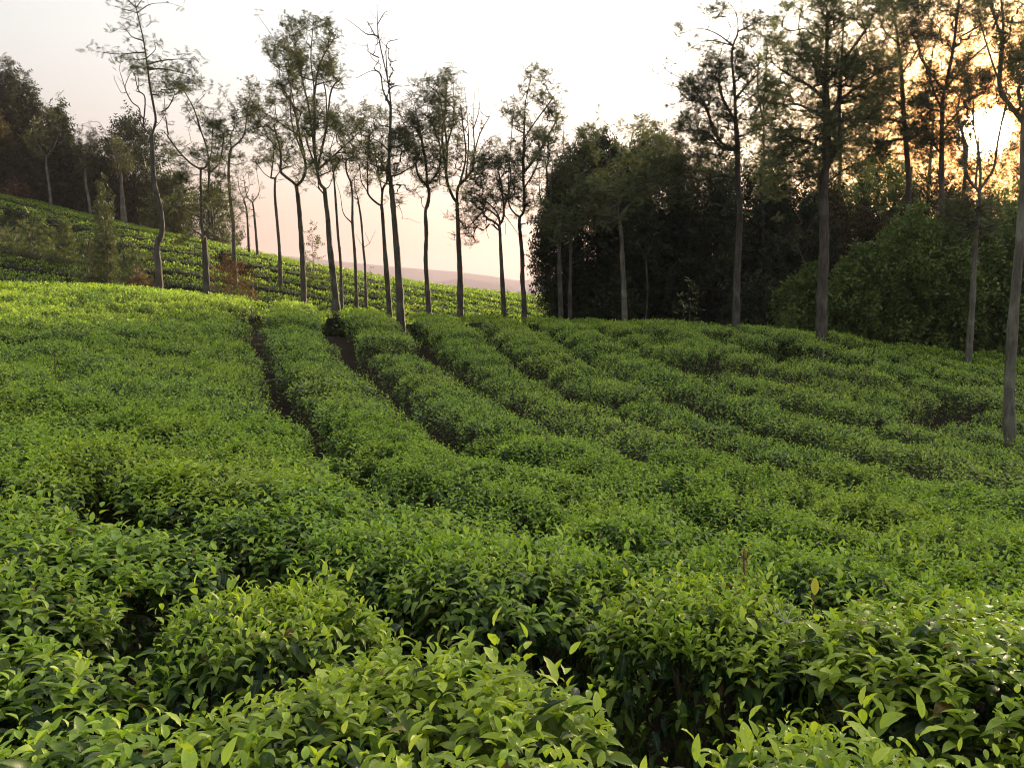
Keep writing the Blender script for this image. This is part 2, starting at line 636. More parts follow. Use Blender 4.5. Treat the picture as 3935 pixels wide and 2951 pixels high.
tag(ridge('hills', 1150, [(-900, 600), (-200, 560), (300, 545), (600, 552), (860, 577), (980, 586), (1060, 596), (1120, 606), (1200, 600), (1400, 610), (1700, 600), (2300, 615), (3000, 600)], 350, 0, 3),
    'pale blue ridge of hills far behind the thin trees', kind='structure')
tag(ridge('hills', 850, [(-900, 630), (300, 612), (700, 610), (960, 606), (1000, 600), (1080, 612), (1170, 634), (1260, 640), (1700, 640), (3000, 625)], 220, 3, 9),
    'second, lower ridge of hills in the haze', kind='structure')
tag(ridge('hills', 480, [(900, 650), (1070, 646), (1120, 634), (1170, 624), (1200, 627), (1240, 621), (1290, 618), (1400, 622), (1700, 630), (2300, 640), (3000, 640)], 110, 6, 14),
    'nearest wooded ridge at the horizon left of the dark grove', kind='structure')

# ------------------------------------------------------------------ tea rows
def march(pxd, pyd):
    r = ray(pxd * 3935 / 2212, pyd * 3935 / 2212)
    r = r / r[1]
    ts = np.arange(.6, 60, .02)
    z = CAM_Z + r[2] * ts
    h = canopy(r[0] * ts, ts)
    k = np.argmax(z < h - .12)
    return r[0] * ts[k], ts[k]


GAPS = {
    -1: [(20, 1250), (230, 1400), (400, 1560), (520, 1640)],
    0: [(190, 1085), (260, 1175), (600, 1250), (720, 1310), (900, 1385), (1080, 1440), (1300, 1540), (1450, 1610), (1800, 1655)],
    1: [(528, 695), (548, 770), (590, 860), (645, 940), (720, 1015), (850, 1070), (1150, 1175), (1260, 1215), (1420, 1290), (1800, 1390)],
    2: [(714, 692), (750, 770), (830, 830), (905, 900), (960, 950), (1040, 995), (1310, 1075), (1580, 1160), (1800, 1230)],
    3: [(872, 695), (930, 755), (1010, 820), (1085, 870), (1240, 950), (1450, 1030), (1700, 1110), (1930, 1180)],
    4: [(1010, 695), (1100, 770), (1190, 830), (1290, 885), (1420, 940), (1610, 985), (1900, 1080)],
    5: [(1130, 695), (1240, 760), (1350, 820), (1600, 915), (1900, 1010)],
    6: [(1250, 700), (1390, 770), (1560, 830), (1800, 910), (2150, 1020)],
    8: [(1500, 715), (1700, 790), (1860, 840), (2150, 930)],
    10: [(1750, 735), (1900, 775), (2180, 870)],
}
pp, vv = [], []
for k, pts in GAPS.items():
    q = [march(*p) for p in pts]
    for i in range(len(q)):
        pp.append(q[i])
        vv.append(k)
phi_f = TPS(pp, vv, lam=0.6)


def phi(x, y):
    return phi_f(x, y)


def phi_hill(x, y):
    return (y + .18 * x + 1.1 * np.sin(x * .21) + 1.0 * (fbm2(x, y, 9, 2) - .5)) / 1.7


# candidate bush spots
def sample_field(fn, xs, ys, step, keep, mind, pull=None, post=None):
    P = []
    X, Y = np.meshgrid(np.arange(xs[0], xs[1], step), np.arange(ys[0], ys[1], step))
    X = (X + RNG.uniform(-.4, .4, X.shape) * step).ravel()
    Y = (Y + RNG.uniform(-.4, .4, Y.shape) * step).ravel()
    m = keep(X, Y)
    X, Y = X[m], Y[m]
    e = .05
    for _ in range(3):
        f = fn(X, Y)
        gx_ = (fn(X + e, Y) - f) / e
        gy_ = (fn(X, Y + e) - f) / e
        g2 = np.maximum(gx_ ** 2 + gy_ ** 2, .2)
        target = np.floor(f) + .5
        df = (target - f) * (.8 if pull is None else pull(X, Y, f))
        X = X + df * gx_ / g2
        Y = Y + df * gy_ / g2
    if post is not None:
        m = post(X, Y)
        X, Y = X[m], Y[m]
    order = np.argsort(X ** 2 + Y ** 2)
    out = []
    cell = {}
    for i in order:
        a, b = X[i], Y[i]
        ci, cj = int(a // mind), int(b // mind)
        ok = True
        for u in (-1, 0, 1):
            for v in (-1, 0, 1):
                for q in cell.get((ci + u, cj + v), ()):
                    if (q[0] - a) ** 2 + (q[1] - b) ** 2 < mind * mind:
                        ok = False
                        break
                if not ok:
                    break
            if not ok:
                break
        if ok:
            cell.setdefault((ci, cj), []).append((a, b))
            out.append((a, b))
    return np.array(out)


def crest_y(x):
    # far edge of the near field
    return np.interp(x, [-18, -13, -8, -4, 0, 4, 8, 12, 16], [21.5, 21.5, 22.0, 22.4, 23.2, 22.8, 20.6, 19.8, 20.5])


def pull_near(x, y, f):
    # rows close up into one canopy on the left part of the field
    k = 1 - sstep(1.1, .7, f) * sstep(5.0, 7.5, y)
    return .15 + .62 * k


HOLES = []
for pts, w in (([(185, 1095), (235, 1150)], .22), ([(540, 1240), (640, 1265), (760, 1310)], .10), ([(225, 1390), (240, 1410)], .03), ([(395, 1550), (410, 1580)], .02),
               ([(900, 1370), (1080, 1425), (1250, 1470), (1450, 1585), (1620, 1650)], .13), ([(1640, 1655), (1950, 1670)], .04), ([(760, 1050), (860, 1080), (940, 1100)], .12), ([(1110, 1170), (1280, 1225)], .12),
               ([(1880, 1235), (1950, 1250)], .03), ([(1520, 1155), (1620, 1175)], .1), ([(1530, 975), (1640, 990)], .08), ([(590, 860), (640, 930), (710, 1005)], .12),
               ([(900, 905), (990, 965)], .09), ([(528, 690), (545, 770)], .03), ([(730, 740), (800, 820)], .02), ([(1220, 860), (1300, 890)], .05), ([(1090, 770), (1170, 810)], .06),
               ([(330, 755), (345, 770)], .06), ([(125, 800), (135, 830)], .06), ([(270, 740), (285, 750)], .04), ([(2010, 870), (2140, 890)], .06)):
    q = [march(*p) for p in pts]
    HOLES.append((np.array(q), w))


for k_, pts in GAPS.items():
    q = np.array([march(*p) for p in pts])
    HOLES.append((q, {-1: -.3, 0: -.10, 1: .04, 2: .02, 3: .04, 4: .05, 5: .03, 6: .02, 8: .0, 10: -.03}[k_]))


def hole_field(x, y):
    best = np.full(np.shape(x), 9.0)
    for q, w in HOLES:
        for a, b in zip(q[:-1], q[1:]):
            ab = b - a
            t = np.clip(((x - a[0]) * ab[0] + (y - a[1]) * ab[1]) / max((ab ** 2).sum(), 1e-6), 0, 1)
            best = np.minimum(best, np.hypot(x - a[0] - t * ab[0], y - a[1] - t * ab[1]) - w)
    return best + .26 * (noise2(x, y, .8) - .5)


near_pts = sample_field(phi, (-17, 17), (-1.8, 24), .42,
                        lambda x, y: (np.abs(x) < .70 * np.maximum(y, 0) + 2.6) & (y < crest_y(x)), .78,
                        pull=pull_near, post=lambda x, y: (hole_field(x, y) > .50) & ((noise2(x, y, .9) < .93) | (y < 6) | ((x > 0) & (y > 12))))
hill_pts = sample_field(phi_hill, (-40, 12), (22.0, 47), .5,
                        lambda x, y: (np.abs(x) < .72 * y + 2) & (y > crest_y(x) + .9) & (y < 45.5) & (x < 6.5), .72)


def in_poly(x, y, poly):
    x, y = np.asarray(x), np.asarray(y)
    c = np.zeros(x.shape, bool)
    j = len(poly) - 1
    for i in range(len(poly)):
        xi, yi = poly[i]
        xj, yj = poly[j]
        c ^= ((yi > y) != (yj > y)) & (x < (xj - xi) * (y - yi) / (yj - yi + 1e-12) + xi)
        j = i
    return c


def disp(x, y, z):
    a, b = proj(np.stack([x, y, z], -1))
    return a * 2212 / 3935, b * 2212 / 3935


if len(hill_pts):
    hx, hy = hill_pts[:, 0], hill_pts[:, 1]
    dx, dy = disp(hx, hy, canopy(hx, hy))
    BANK = [[(-50, 448), (60, 470), (130, 480), (250, 535), (330, 560), (330, 585), (240, 575), (110, 545), (90, 525), (20, 520), (-50, 500)],
            [(440, 530), (540, 570), (570, 600), (500, 592), (450, 560)], [(270, 575), (340, 580), (350, 625), (280, 620)]]
    bad = np.zeros(len(hx), bool)
    for pl in BANK:
        bad |= in_poly(dx, dy, pl)
    hill_pts = hill_pts[~bad]


# ------------------------------------------------------------------ tea bush meshes
_bp = [0.0]


def bush_pts(n, Rr, rng, side=.0):
    """points and outward normals over a flat topped plucked bush"""
    r = np.sqrt(rng.random(n)) * 1.0
    a = rng.random(n) * 2 * np.pi
    lob = 1 + .10 * np.sin(3 * a + 1.3) + .07 * np.sin(5 * a + .4)
    isside = rng.random(n) < side
    r = np.where(isside, 1.0, r)
    z = BUSH_H * (1.0 - .16 * r ** 4) + .10 * (noise2(r * np.cos(a) * 3 * Rr / .6 + 9 + _bp[0], r * np.sin(a) * 3 * Rr / .6, .85) - .55)
    drop = rng.random(n) ** 1.2
    z = np.where(isside, BUSH_H * (.86 - .62 * drop), z)
    rr = r * np.where(isside, 1.0 - .18 * drop, 1.0)
    P = np.stack([rr * Rr * lob * np.cos(a), rr * Rr * lob * np.sin(a), z], -1)
    k = np.where(isside, 1.4, .55 * r ** 3)
    Nn = norm(np.stack([k * np.cos(a), k * np.sin(a), np.ones(n) * np.where(isside, .35, 1)], -1))
    return P, Nn


def bush_mesh(name, seed, lod, Rr=.59):
    rng = np.random.default_rng(seed)
    _bp[0] = float(seed % 37) * 3.1
    mb = MB()
    nshoot, per, nmat = {0: (640, 6, 2200), 1: (580, 5, 1300), 2: (430, 4, 520)}[lod]
    q_ = (Rr / .6) ** 1.6
    nshoot, nmat = int(nshoot * q_), int(nmat * q_)
    tpl = {0: LEAF_HI, 1: LEAF_MID, 2: LEAF_LO}[lod]
    grow = {0: 1.0, 1: 1.05, 2: 1.18}[lod]
    P, Nn = bush_pts(nshoot, Rr, rng, side=.16)
    up = np.array([0, 0, 1.0])
    ax = norm(Nn * .5 + up * .7 + rng.normal(size=P.shape) * .16)
    tall = rng.random(nshoot) ** 6 * .07
    ph0 = rng.random(nshoot) * 6.28
    b1 = norm(np.cross(ax, rng.normal(size=ax.shape)))
    b2 = np.cross(ax, b1)
    vig = rng.uniform(.65, 1.35, nshoot)
    for k in range(per):
        f = k / (per - 1)          # 0 lowest .. 1 tip
        az = ph0 + k * 2.4 + rng.normal(size=nshoot) * .25
        out = b1 * np.cos(az)[:, None] + b2 * np.sin(az)[:, None]
        el = R(10) + f * R(50) + rng.normal(size=nshoot) * R(11)
        d = out * np.cos(el)[:, None] + ax * np.sin(el)[:, None]
        nrm = ax * np.cos(el)[:, None] - out * np.sin(el)[:, None]
        ln = (.051 - .026 * f) * vig * grow * rng.uniform(.8, 1.2, nshoot)
        pos = P + ax * ((-.055 + f * .065) + tall * f)[:, None]
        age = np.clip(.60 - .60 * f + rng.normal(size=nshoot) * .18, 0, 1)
        for j, t in enumerate(tpl):
            m = (np.arange(nshoot) + k) % len(tpl) == j
            place(mb, t, pos[m], d[m], nrm[m] + rng.normal(size=(m.sum(), 3)) * .15, ln[m], np.stack([age[m], rng.random(m.sum())], -1), rng.uniform(.85, 1.15, m.sum()))
    P, Nn = bush_pts(nmat, Rr, rng, side=.45)
    P = P - Nn * (rng.random(nmat) * .12 + .03)[:, None]
    d = norm(Nn * .45 + rand_dirs(nmat, rng) * .8 + np.array([0, 0, -.15]))
    side = (Nn[:, 2] < .6)
    d[side] = norm(d[side] + np.array([0, 0, -.45]) + Nn[side] * .3)
    ln = rng.uniform(.045, .080, nmat) * grow
    nrm = norm(np.array([0, 0, 1.0]) + Nn * .3 + rng.normal(size=(nmat, 3)) * .4)
    for j, t in enumerate(tpl):
        m = np.arange(nmat) % len(tpl) == j
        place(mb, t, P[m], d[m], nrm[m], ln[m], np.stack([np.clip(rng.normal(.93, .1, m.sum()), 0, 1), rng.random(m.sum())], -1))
    return mb.mesh(name)


def tube(mb, pts, rad, sides=6, tint=(0, .5), close=True):
    pts = np.asarray(pts, float)
    rad = np.broadcast_to(np.asarray(rad, float), (len(pts),))
    n = len(pts)
    tg = np.gradient(pts, axis=0)
    tg = norm(tg)
    ref = np.array([0.31, .95, 0.05])
    u = norm(np.cross(tg, ref))
    v = np.cross(tg, u)
    a = np.arange(sides) * 2 * np.pi / sides
    V = pts[:, None] + rad[:, None, None] * (np.cos(a)[None, :, None] * u[:, None] + np.sin(a)[None, :, None] * v[:, None])
    V = V.reshape(-1, 3)
    i = np.arange(n * sides).reshape(n, sides)
    j = np.roll(i, -1, 1)
    F = np.stack([i[:-1], j[:-1], j[1:], i[1:]], -1).reshape(-1, 4)
    T = np.zeros((len(V), 4))
    T[:, 0], T[:, 1], T[:, 3] = tint[0], tint[1], 1
    mb.add(V, F, T)


def stems_mesh(name, seed, n=15, sides=5):
    rng = np.random.default_rng(seed)
    mb = MB()
    for k in range(n):
        a = k / n * 6.28 + rng.normal() * .3
        rr = rng.uniform(.12, .44)
        p0 = np.array([rng.normal() * .03, rng.normal() * .03, -.05])
        p1 = np.array([math.cos(a) * rr * .35, math.sin(a) * rr * .35, .25])
        p3 = np.array([math.cos(a) * rr, math.sin(a) * rr, rng.uniform(.56, .68)])
        p2 = (p1 + p3) / 2 + rng.normal(size=3) * .04
        tube(mb, [p0, p1, p2, p3], [.022, .014, .009, .005], sides)
        for _ in range(2):
            q = p2 + (p3 - p2) * rng.random()
            e = q + np.array([rng.normal() * .06, rng.normal() * .06, rng.uniform(.02, .07)])
            tube(mb, [q, (q + e) / 2 + rng.normal(size=3) * .015, e], [.006, .005, .003], 4)
    return mb.mesh(name)


B0 = [bush_mesh('tea_foliage_near', 100 + i, 0) for i in range(4)]
B1 = [bush_mesh('tea_foliage_mid', 200 + i, 1) for i in range(5)]
B0m = [bush_mesh('tea_foliage_near', 110 + i, 0, .44) for i in range(2)]
B0s = [bush_mesh('tea_foliage_near', 120 + i, 0, .31) for i in range(2)]
B1m = [bush_mesh('tea_foliage_mid', 210 + i, 1, .44) for i in range(2)]
B1s = [bush_mesh('tea_foliage_mid', 220 + i, 1, .31) for i in range(2)]
B2 = [bush_mesh('tea_foliage_small', 300 + i, 2) for i in range(6)]
ST = [stems_mesh('tea_stems', 400 + i) for i in range(3)]
for m_ in B0 + B1 + B2 + B0m + B0s + B1m + B1s:
    m_.materials.append(M_TEA)
for m_ in ST:
    m_.materials.append(M_STEM)

# smaller bushes that close the canopy right up to the holes
near_s = np.ones(len(near_pts))


def fill(pts, sc, region, gap, hmin, smin):
    g = .17
    X, Y = np.meshgrid(np.arange(region[0], region[1], g), np.arange(region[2], region[3], g))
    X = (X + RNG.uniform(-.4, .4, X.shape) * g).ravel()
    Y = (Y + RNG.uniform(-.4, .4, Y.shape) * g).ravel()
    h = hole_field(X, Y)
    m = (h > hmin) & ((noise2(X, Y, .7) < .80) | (Y < 5)) & (np.abs(X) < .72 * np.maximum(Y, 0) + 2.3) & (Y < crest_y(X)) & ((Y < 6.5) | (phi(X, Y) < .9))
    X, Y, h = X[m], Y[m], h[m]
    pts = [tuple(p) for p in pts]
    sc = list(sc)
    for i in np.argsort(-np.minimum(h, .6)):
        A = np.array(pts)
        dd = np.hypot(A[:, 0] - X[i], A[:, 1] - Y[i])
        if dd.min() > gap * (min(h[i], .6) / .6 * .5 + .5):
            pts.append((X[i], Y[i]))
            sc.append(float(np.clip((h[i] + .06) / .6, smin, .95)))
    return np.array(pts), np.array(sc)


near_pts = near_pts[(near_pts[:, 1] > -1.1)]
near_s = np.ones(len(near_pts))
near_pts, near_s = fill(near_pts, near_s, (-16, 8, -1.0, 20), .66, .30, .42)
near_s = np.minimum(near_s, np.clip((hole_field(near_pts[:, 0], near_pts[:, 1]) + .02) / .6, .45, 1.0))
dist = np.hypot(near_pts[:, 0], near_pts[:, 1])
# keep the nearest 300 that the picture can show as individuals
cx_, cy_ = disp(near_pts[:, 0], near_pts[:, 1], canopy(near_pts[:, 0], near_pts[:, 1]))
vis = ((near_pts[:, 1] > .6) & (cx_ > -260) & (cx_ < 2480)) | ((dist < 4.5) & (near_pts[:, 1] > -.9) & (cx_ > -1500) & (cx_ < 3700))
order = np.argsort(np.where(vis, dist, dist + 1000))
print('near bushes', len(near_pts), 'visible', vis.sum(), 'hill', len(hill_pts))


def slope_normal(x, y, e=.4):
    gx_ = (canopy(x + e, y) - canopy(x - e, y)) / (2 * e)
    gy_ = (canopy(x, y + e) - canopy(x, y - e)) / (2 * e)
    return Vector((-gx_, -gy_, 1)).normalized()


def spot_words(X, Y, k):
    col = 'left' if X < 560 else ('middle left' if X < 1000 else ('middle right' if X < 1560 else 'right'))
    return col


LEAFM = []
for i, t in enumerate([leaf_tpl(9, .40, .14, .45, .05), leaf_tpl(9, .46, .2, .7, .08), leaf_tpl(9, .36, .22, .25, .05), leaf_tpl(9, .42, .1, .95, .1), leaf_tpl(9, .40, .15, .45, .1)]):
    V, F, vn = t
    T = np.zeros((len(V), 4))
    T[:, 0] = (.08, .2, .45, .9, .3)[i]
    T[:, 1] = (.8, .5, .6, .4, .95)[i]
    T[:, 2] = vn
    T[:, 3] = 1
    me = mesh_np('leaf', V, F, T)
    me.materials.append(M_TEA)
    LEAFM.append(me)


def add_leaf_parts(root, rng, nshoots, Rr=.56):
    """tall flush shoots whose leaves are parts of their own"""
    for s_ in range(nshoots):
        P, Nn = bush_pts(1, Rr, rng, side=.12)
        p, nn = P[0], Nn[0]
        ax = norm(nn * .4 + np.array([0, 0, .8]) + rng.normal(size=3) * .2)
        b1 = norm(np.cross(ax, rng.normal(size=3)))
        b2 = np.cross(ax, b1)
        h = rng.uniform(.02, .065)
        ph = rng.random() * 6.28
        for k in range(4):
            f = k / 3
            az = ph + k * 2.4
            out = b1 * math.cos(az) + b2 * math.sin(az)
            el = R(20) + f * R(50) + rng.normal() * R(8)
            x = norm(out * math.cos(el) + ax * math.sin(el))
            z = norm(ax * math.cos(el) - out * math.sin(el) + rng.normal(size=3) * .1)
            z = norm(z - (z * x).sum() * x)
            y = np.cross(z, x)
            sc = (.068 - .028 * f) * rng.uniform(.8, 1.2)
            pos = p + ax * (-.03 + f * (.05 + h))
            M = Matrix(((x[0] * sc, y[0] * sc, z[0] * sc, pos[0]), (x[1] * sc, y[1] * sc, z[1] * sc, pos[1]), (x[2] * sc, y[2] * sc, z[2] * sc, pos[2]), (0, 0, 0, 1)))
            me = LEAFM[int(rng.choice([0, 1, 4])) if f > .5 else int(rng.choice([1, 2, 3, 4]))]
            o = bpy.data.objects.new('leaf', me)
            o.matrix_local = M
            COL.objects.link(o)
            o.parent = root
            o.matrix_parent_inverse = Matrix()
            o.matrix_basis = M


ORD = ['first', 'second', 'third', 'fourth', 'fifth', 'sixth', 'seventh', 'eighth', 'ninth', 'tenth', 'eleventh', 'twelfth', 'thirteenth', 'fourteenth', 'fifteenth', 'sixteenth', 'seventeenth',
       'eighteenth', 'nineteenth', 'twentieth']


def ordinal(k):
    return ORD[k] if k < len(ORD) else '%dth' % (k + 1)


bush_labels = {}
_rows = {}
for i in order[:300]:
    if vis[i]:
        _rows.setdefault(int(math.floor(phi(*near_pts[i]))), []).append(i)
for rk, (rn, ids) in enumerate(sorted(_rows.items())):
    for j, i in enumerate(sorted(ids, key=lambda q: -cx_[q])):
        look = 'small tea bush' if near_s[i] < .75 else 'clipped tea bush'
        bush_labels[i] = '%s, %s from the right in the %s row, %d%% down the photo' % (look, ordinal(j), ordinal(rk), min(100, round(cy_[i] / 16.59)))
rest_pts = []
near_rank = 0
for rank, i in enumerate(order):
    x, y = near_pts[i]
    if rank >= 300 or not vis[i]:
        rest_pts.append((x, y))
        continue
    D = dist[i]
    lod = 0 if D < 3.6 else (1 if D < 9 else 2)
    X, Y = cx_[i], cy_[i]
    side_ = spot_words(X, Y, 0)
    lab = bush_labels[i]
    grp = 'clipped tea bushes planted in rows'
    root = thing('tea_bush', (x, y, 0), lab, 'tea bush', grp)
    gz = float(canopy(x, y)) - BUSH_H
    hv = (.09 if y < 6 else .17) * (float(noise2(x, y, 1.1)) - .5)
    root.location.z = gz + hv
    nrm = slope_normal(x, y)
    q = Vector((0, 0, 1)).rotation_difference(nrm)
    rz = random.random() * 6.28
    root.rotation_euler = (q.to_matrix().to_4x4() @ Matrix.Rotation(rz, 4, 'Z')).to_euler()
    rc = int(np.argmin([abs(near_s[i] - q) for q in (1, .72, .5)]))
    s = random.uniform(.92, 1.10) * near_s[i] / (1, .72, .5)[rc]
    root.scale = (s, s * random.uniform(.94, 1.06), random.uniform(.94, 1.05))
    fm = ((B0, B0m, B0s), (B1, B1m, B1s), (B2, B2, B2))[lod][rc]
    if lod == 2:
        root.scale.x *= (1, .72, .5)[rc]
        root.scale.y *= (1, .72, .5)[rc]
    fo = bpy.data.objects.new('foliage', fm[random.randrange(len(fm))])
    COL.objects.link(fo)
    fo.parent = root
    if D < 11:
        so = bpy.data.objects.new('branches', ST[random.randrange(3)])
        COL.objects.link(so)
        so.parent = root
        if lod < 2:
            so.scale = ((1, .72, .5)[rc], (1, .72, .5)[rc], .97)
    if near_rank < 34 and y > .35:
        near_rank += 1
        add_leaf_parts(root, np.random.default_rng(900 + rank), (18, 12, 8)[rc], (.56, .42, .29)[rc])

# ---- the remaining bushes: one mass
def mass(name, pts, nleaf, size, label, seed):
    rng = np.random.default_rng(seed)
    mb = MB()
    core = MB()
    pts = np.asarray(pts)
    if not len(pts):
        return
    d = np.hypot(pts[:, 0], pts[:, 1])
    for (x, y), dd in zip(pts, d):
        near_ = dd < 27
        z0 = float(canopy(x, y)) - BUSH_H + .08 * (float(noise2(x, y, 2.5)) - .5)
        n = nleaf * 2 if near_ else nleaf
        P, Nn = bush_pts(n, .60, rng, side=.3)
        an = rng.random() * 6.28
        c, s = math.cos(an), math.sin(an)
        Rm = np.array([[c, -s, 0], [s, c, 0], [0, 0, 1]])
        P, Nn = P @ Rm.T, Nn @ Rm.T
        nv = np.array(slope_normal(x, y))
        P[:, 2] += -(nv[0] * P[:, 0] + nv[1] * P[:, 1]) / nv[2]
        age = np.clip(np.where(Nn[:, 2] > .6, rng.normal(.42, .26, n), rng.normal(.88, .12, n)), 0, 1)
        P = P - Nn * (rng.random(n) ** 2 * .10)[:, None] + np.array([x, y, z0])
        dr = norm(Nn * .7 + rand_dirs(n, rng))
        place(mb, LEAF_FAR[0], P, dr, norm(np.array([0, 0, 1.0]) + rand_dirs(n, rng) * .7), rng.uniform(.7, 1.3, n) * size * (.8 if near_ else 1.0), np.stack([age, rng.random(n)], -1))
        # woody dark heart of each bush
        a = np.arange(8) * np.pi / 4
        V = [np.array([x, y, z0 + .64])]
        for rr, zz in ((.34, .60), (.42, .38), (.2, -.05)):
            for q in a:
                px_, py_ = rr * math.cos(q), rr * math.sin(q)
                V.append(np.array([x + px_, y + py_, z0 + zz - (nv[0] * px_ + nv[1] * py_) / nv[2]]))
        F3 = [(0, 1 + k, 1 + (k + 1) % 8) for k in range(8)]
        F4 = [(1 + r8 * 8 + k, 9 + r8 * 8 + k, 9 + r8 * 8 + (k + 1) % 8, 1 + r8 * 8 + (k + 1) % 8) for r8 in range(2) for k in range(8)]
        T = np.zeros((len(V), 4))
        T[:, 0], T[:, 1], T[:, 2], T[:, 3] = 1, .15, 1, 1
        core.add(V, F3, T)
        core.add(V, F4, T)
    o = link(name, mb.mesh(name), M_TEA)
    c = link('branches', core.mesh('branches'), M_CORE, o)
    tag(c, kind='stuff')
    tag(o, label, kind='stuff')
    return o


rest = np.array(rest_pts)
allrest = np.concatenate([rest, hill_pts]) if len(rest) else hill_pts
mass('tea_bushes', allrest, 340, .078, 'tea bushes at the crest and over the hillside behind the thin trees', 5)

# ------------------------------------------------------------------ trees
CROPS = {1: (0, 0, 1.382), 2: (900, 0, 1.327), 3: (1500, 200, 1.508), 4: (2100, 0, 1.276), 5: (2900, 0, 1.185), 0: (0, 0, 2212 / 3935)}


def catmull(P, per=4):
    P = np.asarray(P, float)
    if len(P) < 3:
        return np.array([P[0] + (P[-1] - P[0]) * t for t in np.linspace(0, 1, per + 1)])
    Q = np.concatenate([[2 * P[0] - P[1]], P, [2 * P[-1] - P[-2]]])
    out = []
    for i in range(1, len(Q) - 2):
        for t in np.arange(per) / per:
            a, b, c, d = Q[i - 1], Q[i], Q[i + 1], Q[i + 2]
            out.append(.5 * ((2 * b) + (c - a) * t + (2 * a - 5 * b + 4 * c - d) * t * t + (3 * b - a - 3 * c + d) * t ** 3))
    out.append(P[-1])
    return np.array(out)


def frond_tpl(nl=5, w=.085, ln=.32):
    """small fern-like leaf: midrib strip with narrow side lobes"""
    V, F = [], []

    def tri(a, b, c):
        i = len(V)
        V.extend([a, b, c])
        F.append((i, i + 1, i + 2))
    tri((0, .012, 0), (0, -.012, 0), (1, 0, -.18))
    for k in range(nl):
        x = .18 + .62 * k / (nl - 1)
        l = ln * (1 - .45 * abs(k / (nl - 1) - .35))
        z = -.18 * x * x
        for s in (1, -1):
            tri((x - w * .5, 0, z), (x + w * .5, 0, z), (x + l * .55, s * l, z - .05))
    V = np.array(V, float)
    return V, np.array(F), np.ones(len(V))


FROND = frond_tpl()
FROND_S = frond_tpl(3, .17, .36)


def tufts(mb, pts, rng, size=.2, per=6, tpl=None, droop=0.0, age=(.2, .9)):
    pts = np.asarray(pts)
    if not len(pts):
        return
    tpl = tpl or FROND
    n = len(pts)
    ag = rng.uniform(age[0], age[1], n)
    for k in range(per):
        a = rng.random(n) * 6.28
        el = rng.normal(R(15) - droop, R(30), n)
        d = np.stack([np.cos(a) * np.cos(el), np.sin(a) * np.cos(el), np.sin(el)], -1)
        nz = norm(np.array([0, 0, 1.0]) + rng.normal(size=(n, 3)) * .5)
        place(mb, tpl, pts + rng.normal(size=(n, 3)) * size * .25, d, nz, size * rng.uniform(.7, 1.25, n), np.stack([np.clip(ag + rng.normal(size=n) * .1, 0, 1), rng.random(n)], -1))


def poly_sample(poly, n, rng):
    poly = np.array(poly, float)
    lo, hi = poly.min(0), poly.max(0)
    out = []
    while len(out) < n:
        q = lo + rng.random((n * 3, 2)) * (hi - lo)
        q = q[in_poly(q[:, 0], q[:, 1], poly)]
        out.extend(q.tolist())
    return np.array(out[:n])


SUNPX = [float(q) for q in proj(np.array([SUN_DIR.x, SUN_DIR.y, SUN_DIR.z]) * 5000 + np.array([0, 0, CAM_Z]))]
SUNGAP = 52     # the gap in the foliage through which the sun shows
print('sun at', SUNPX)


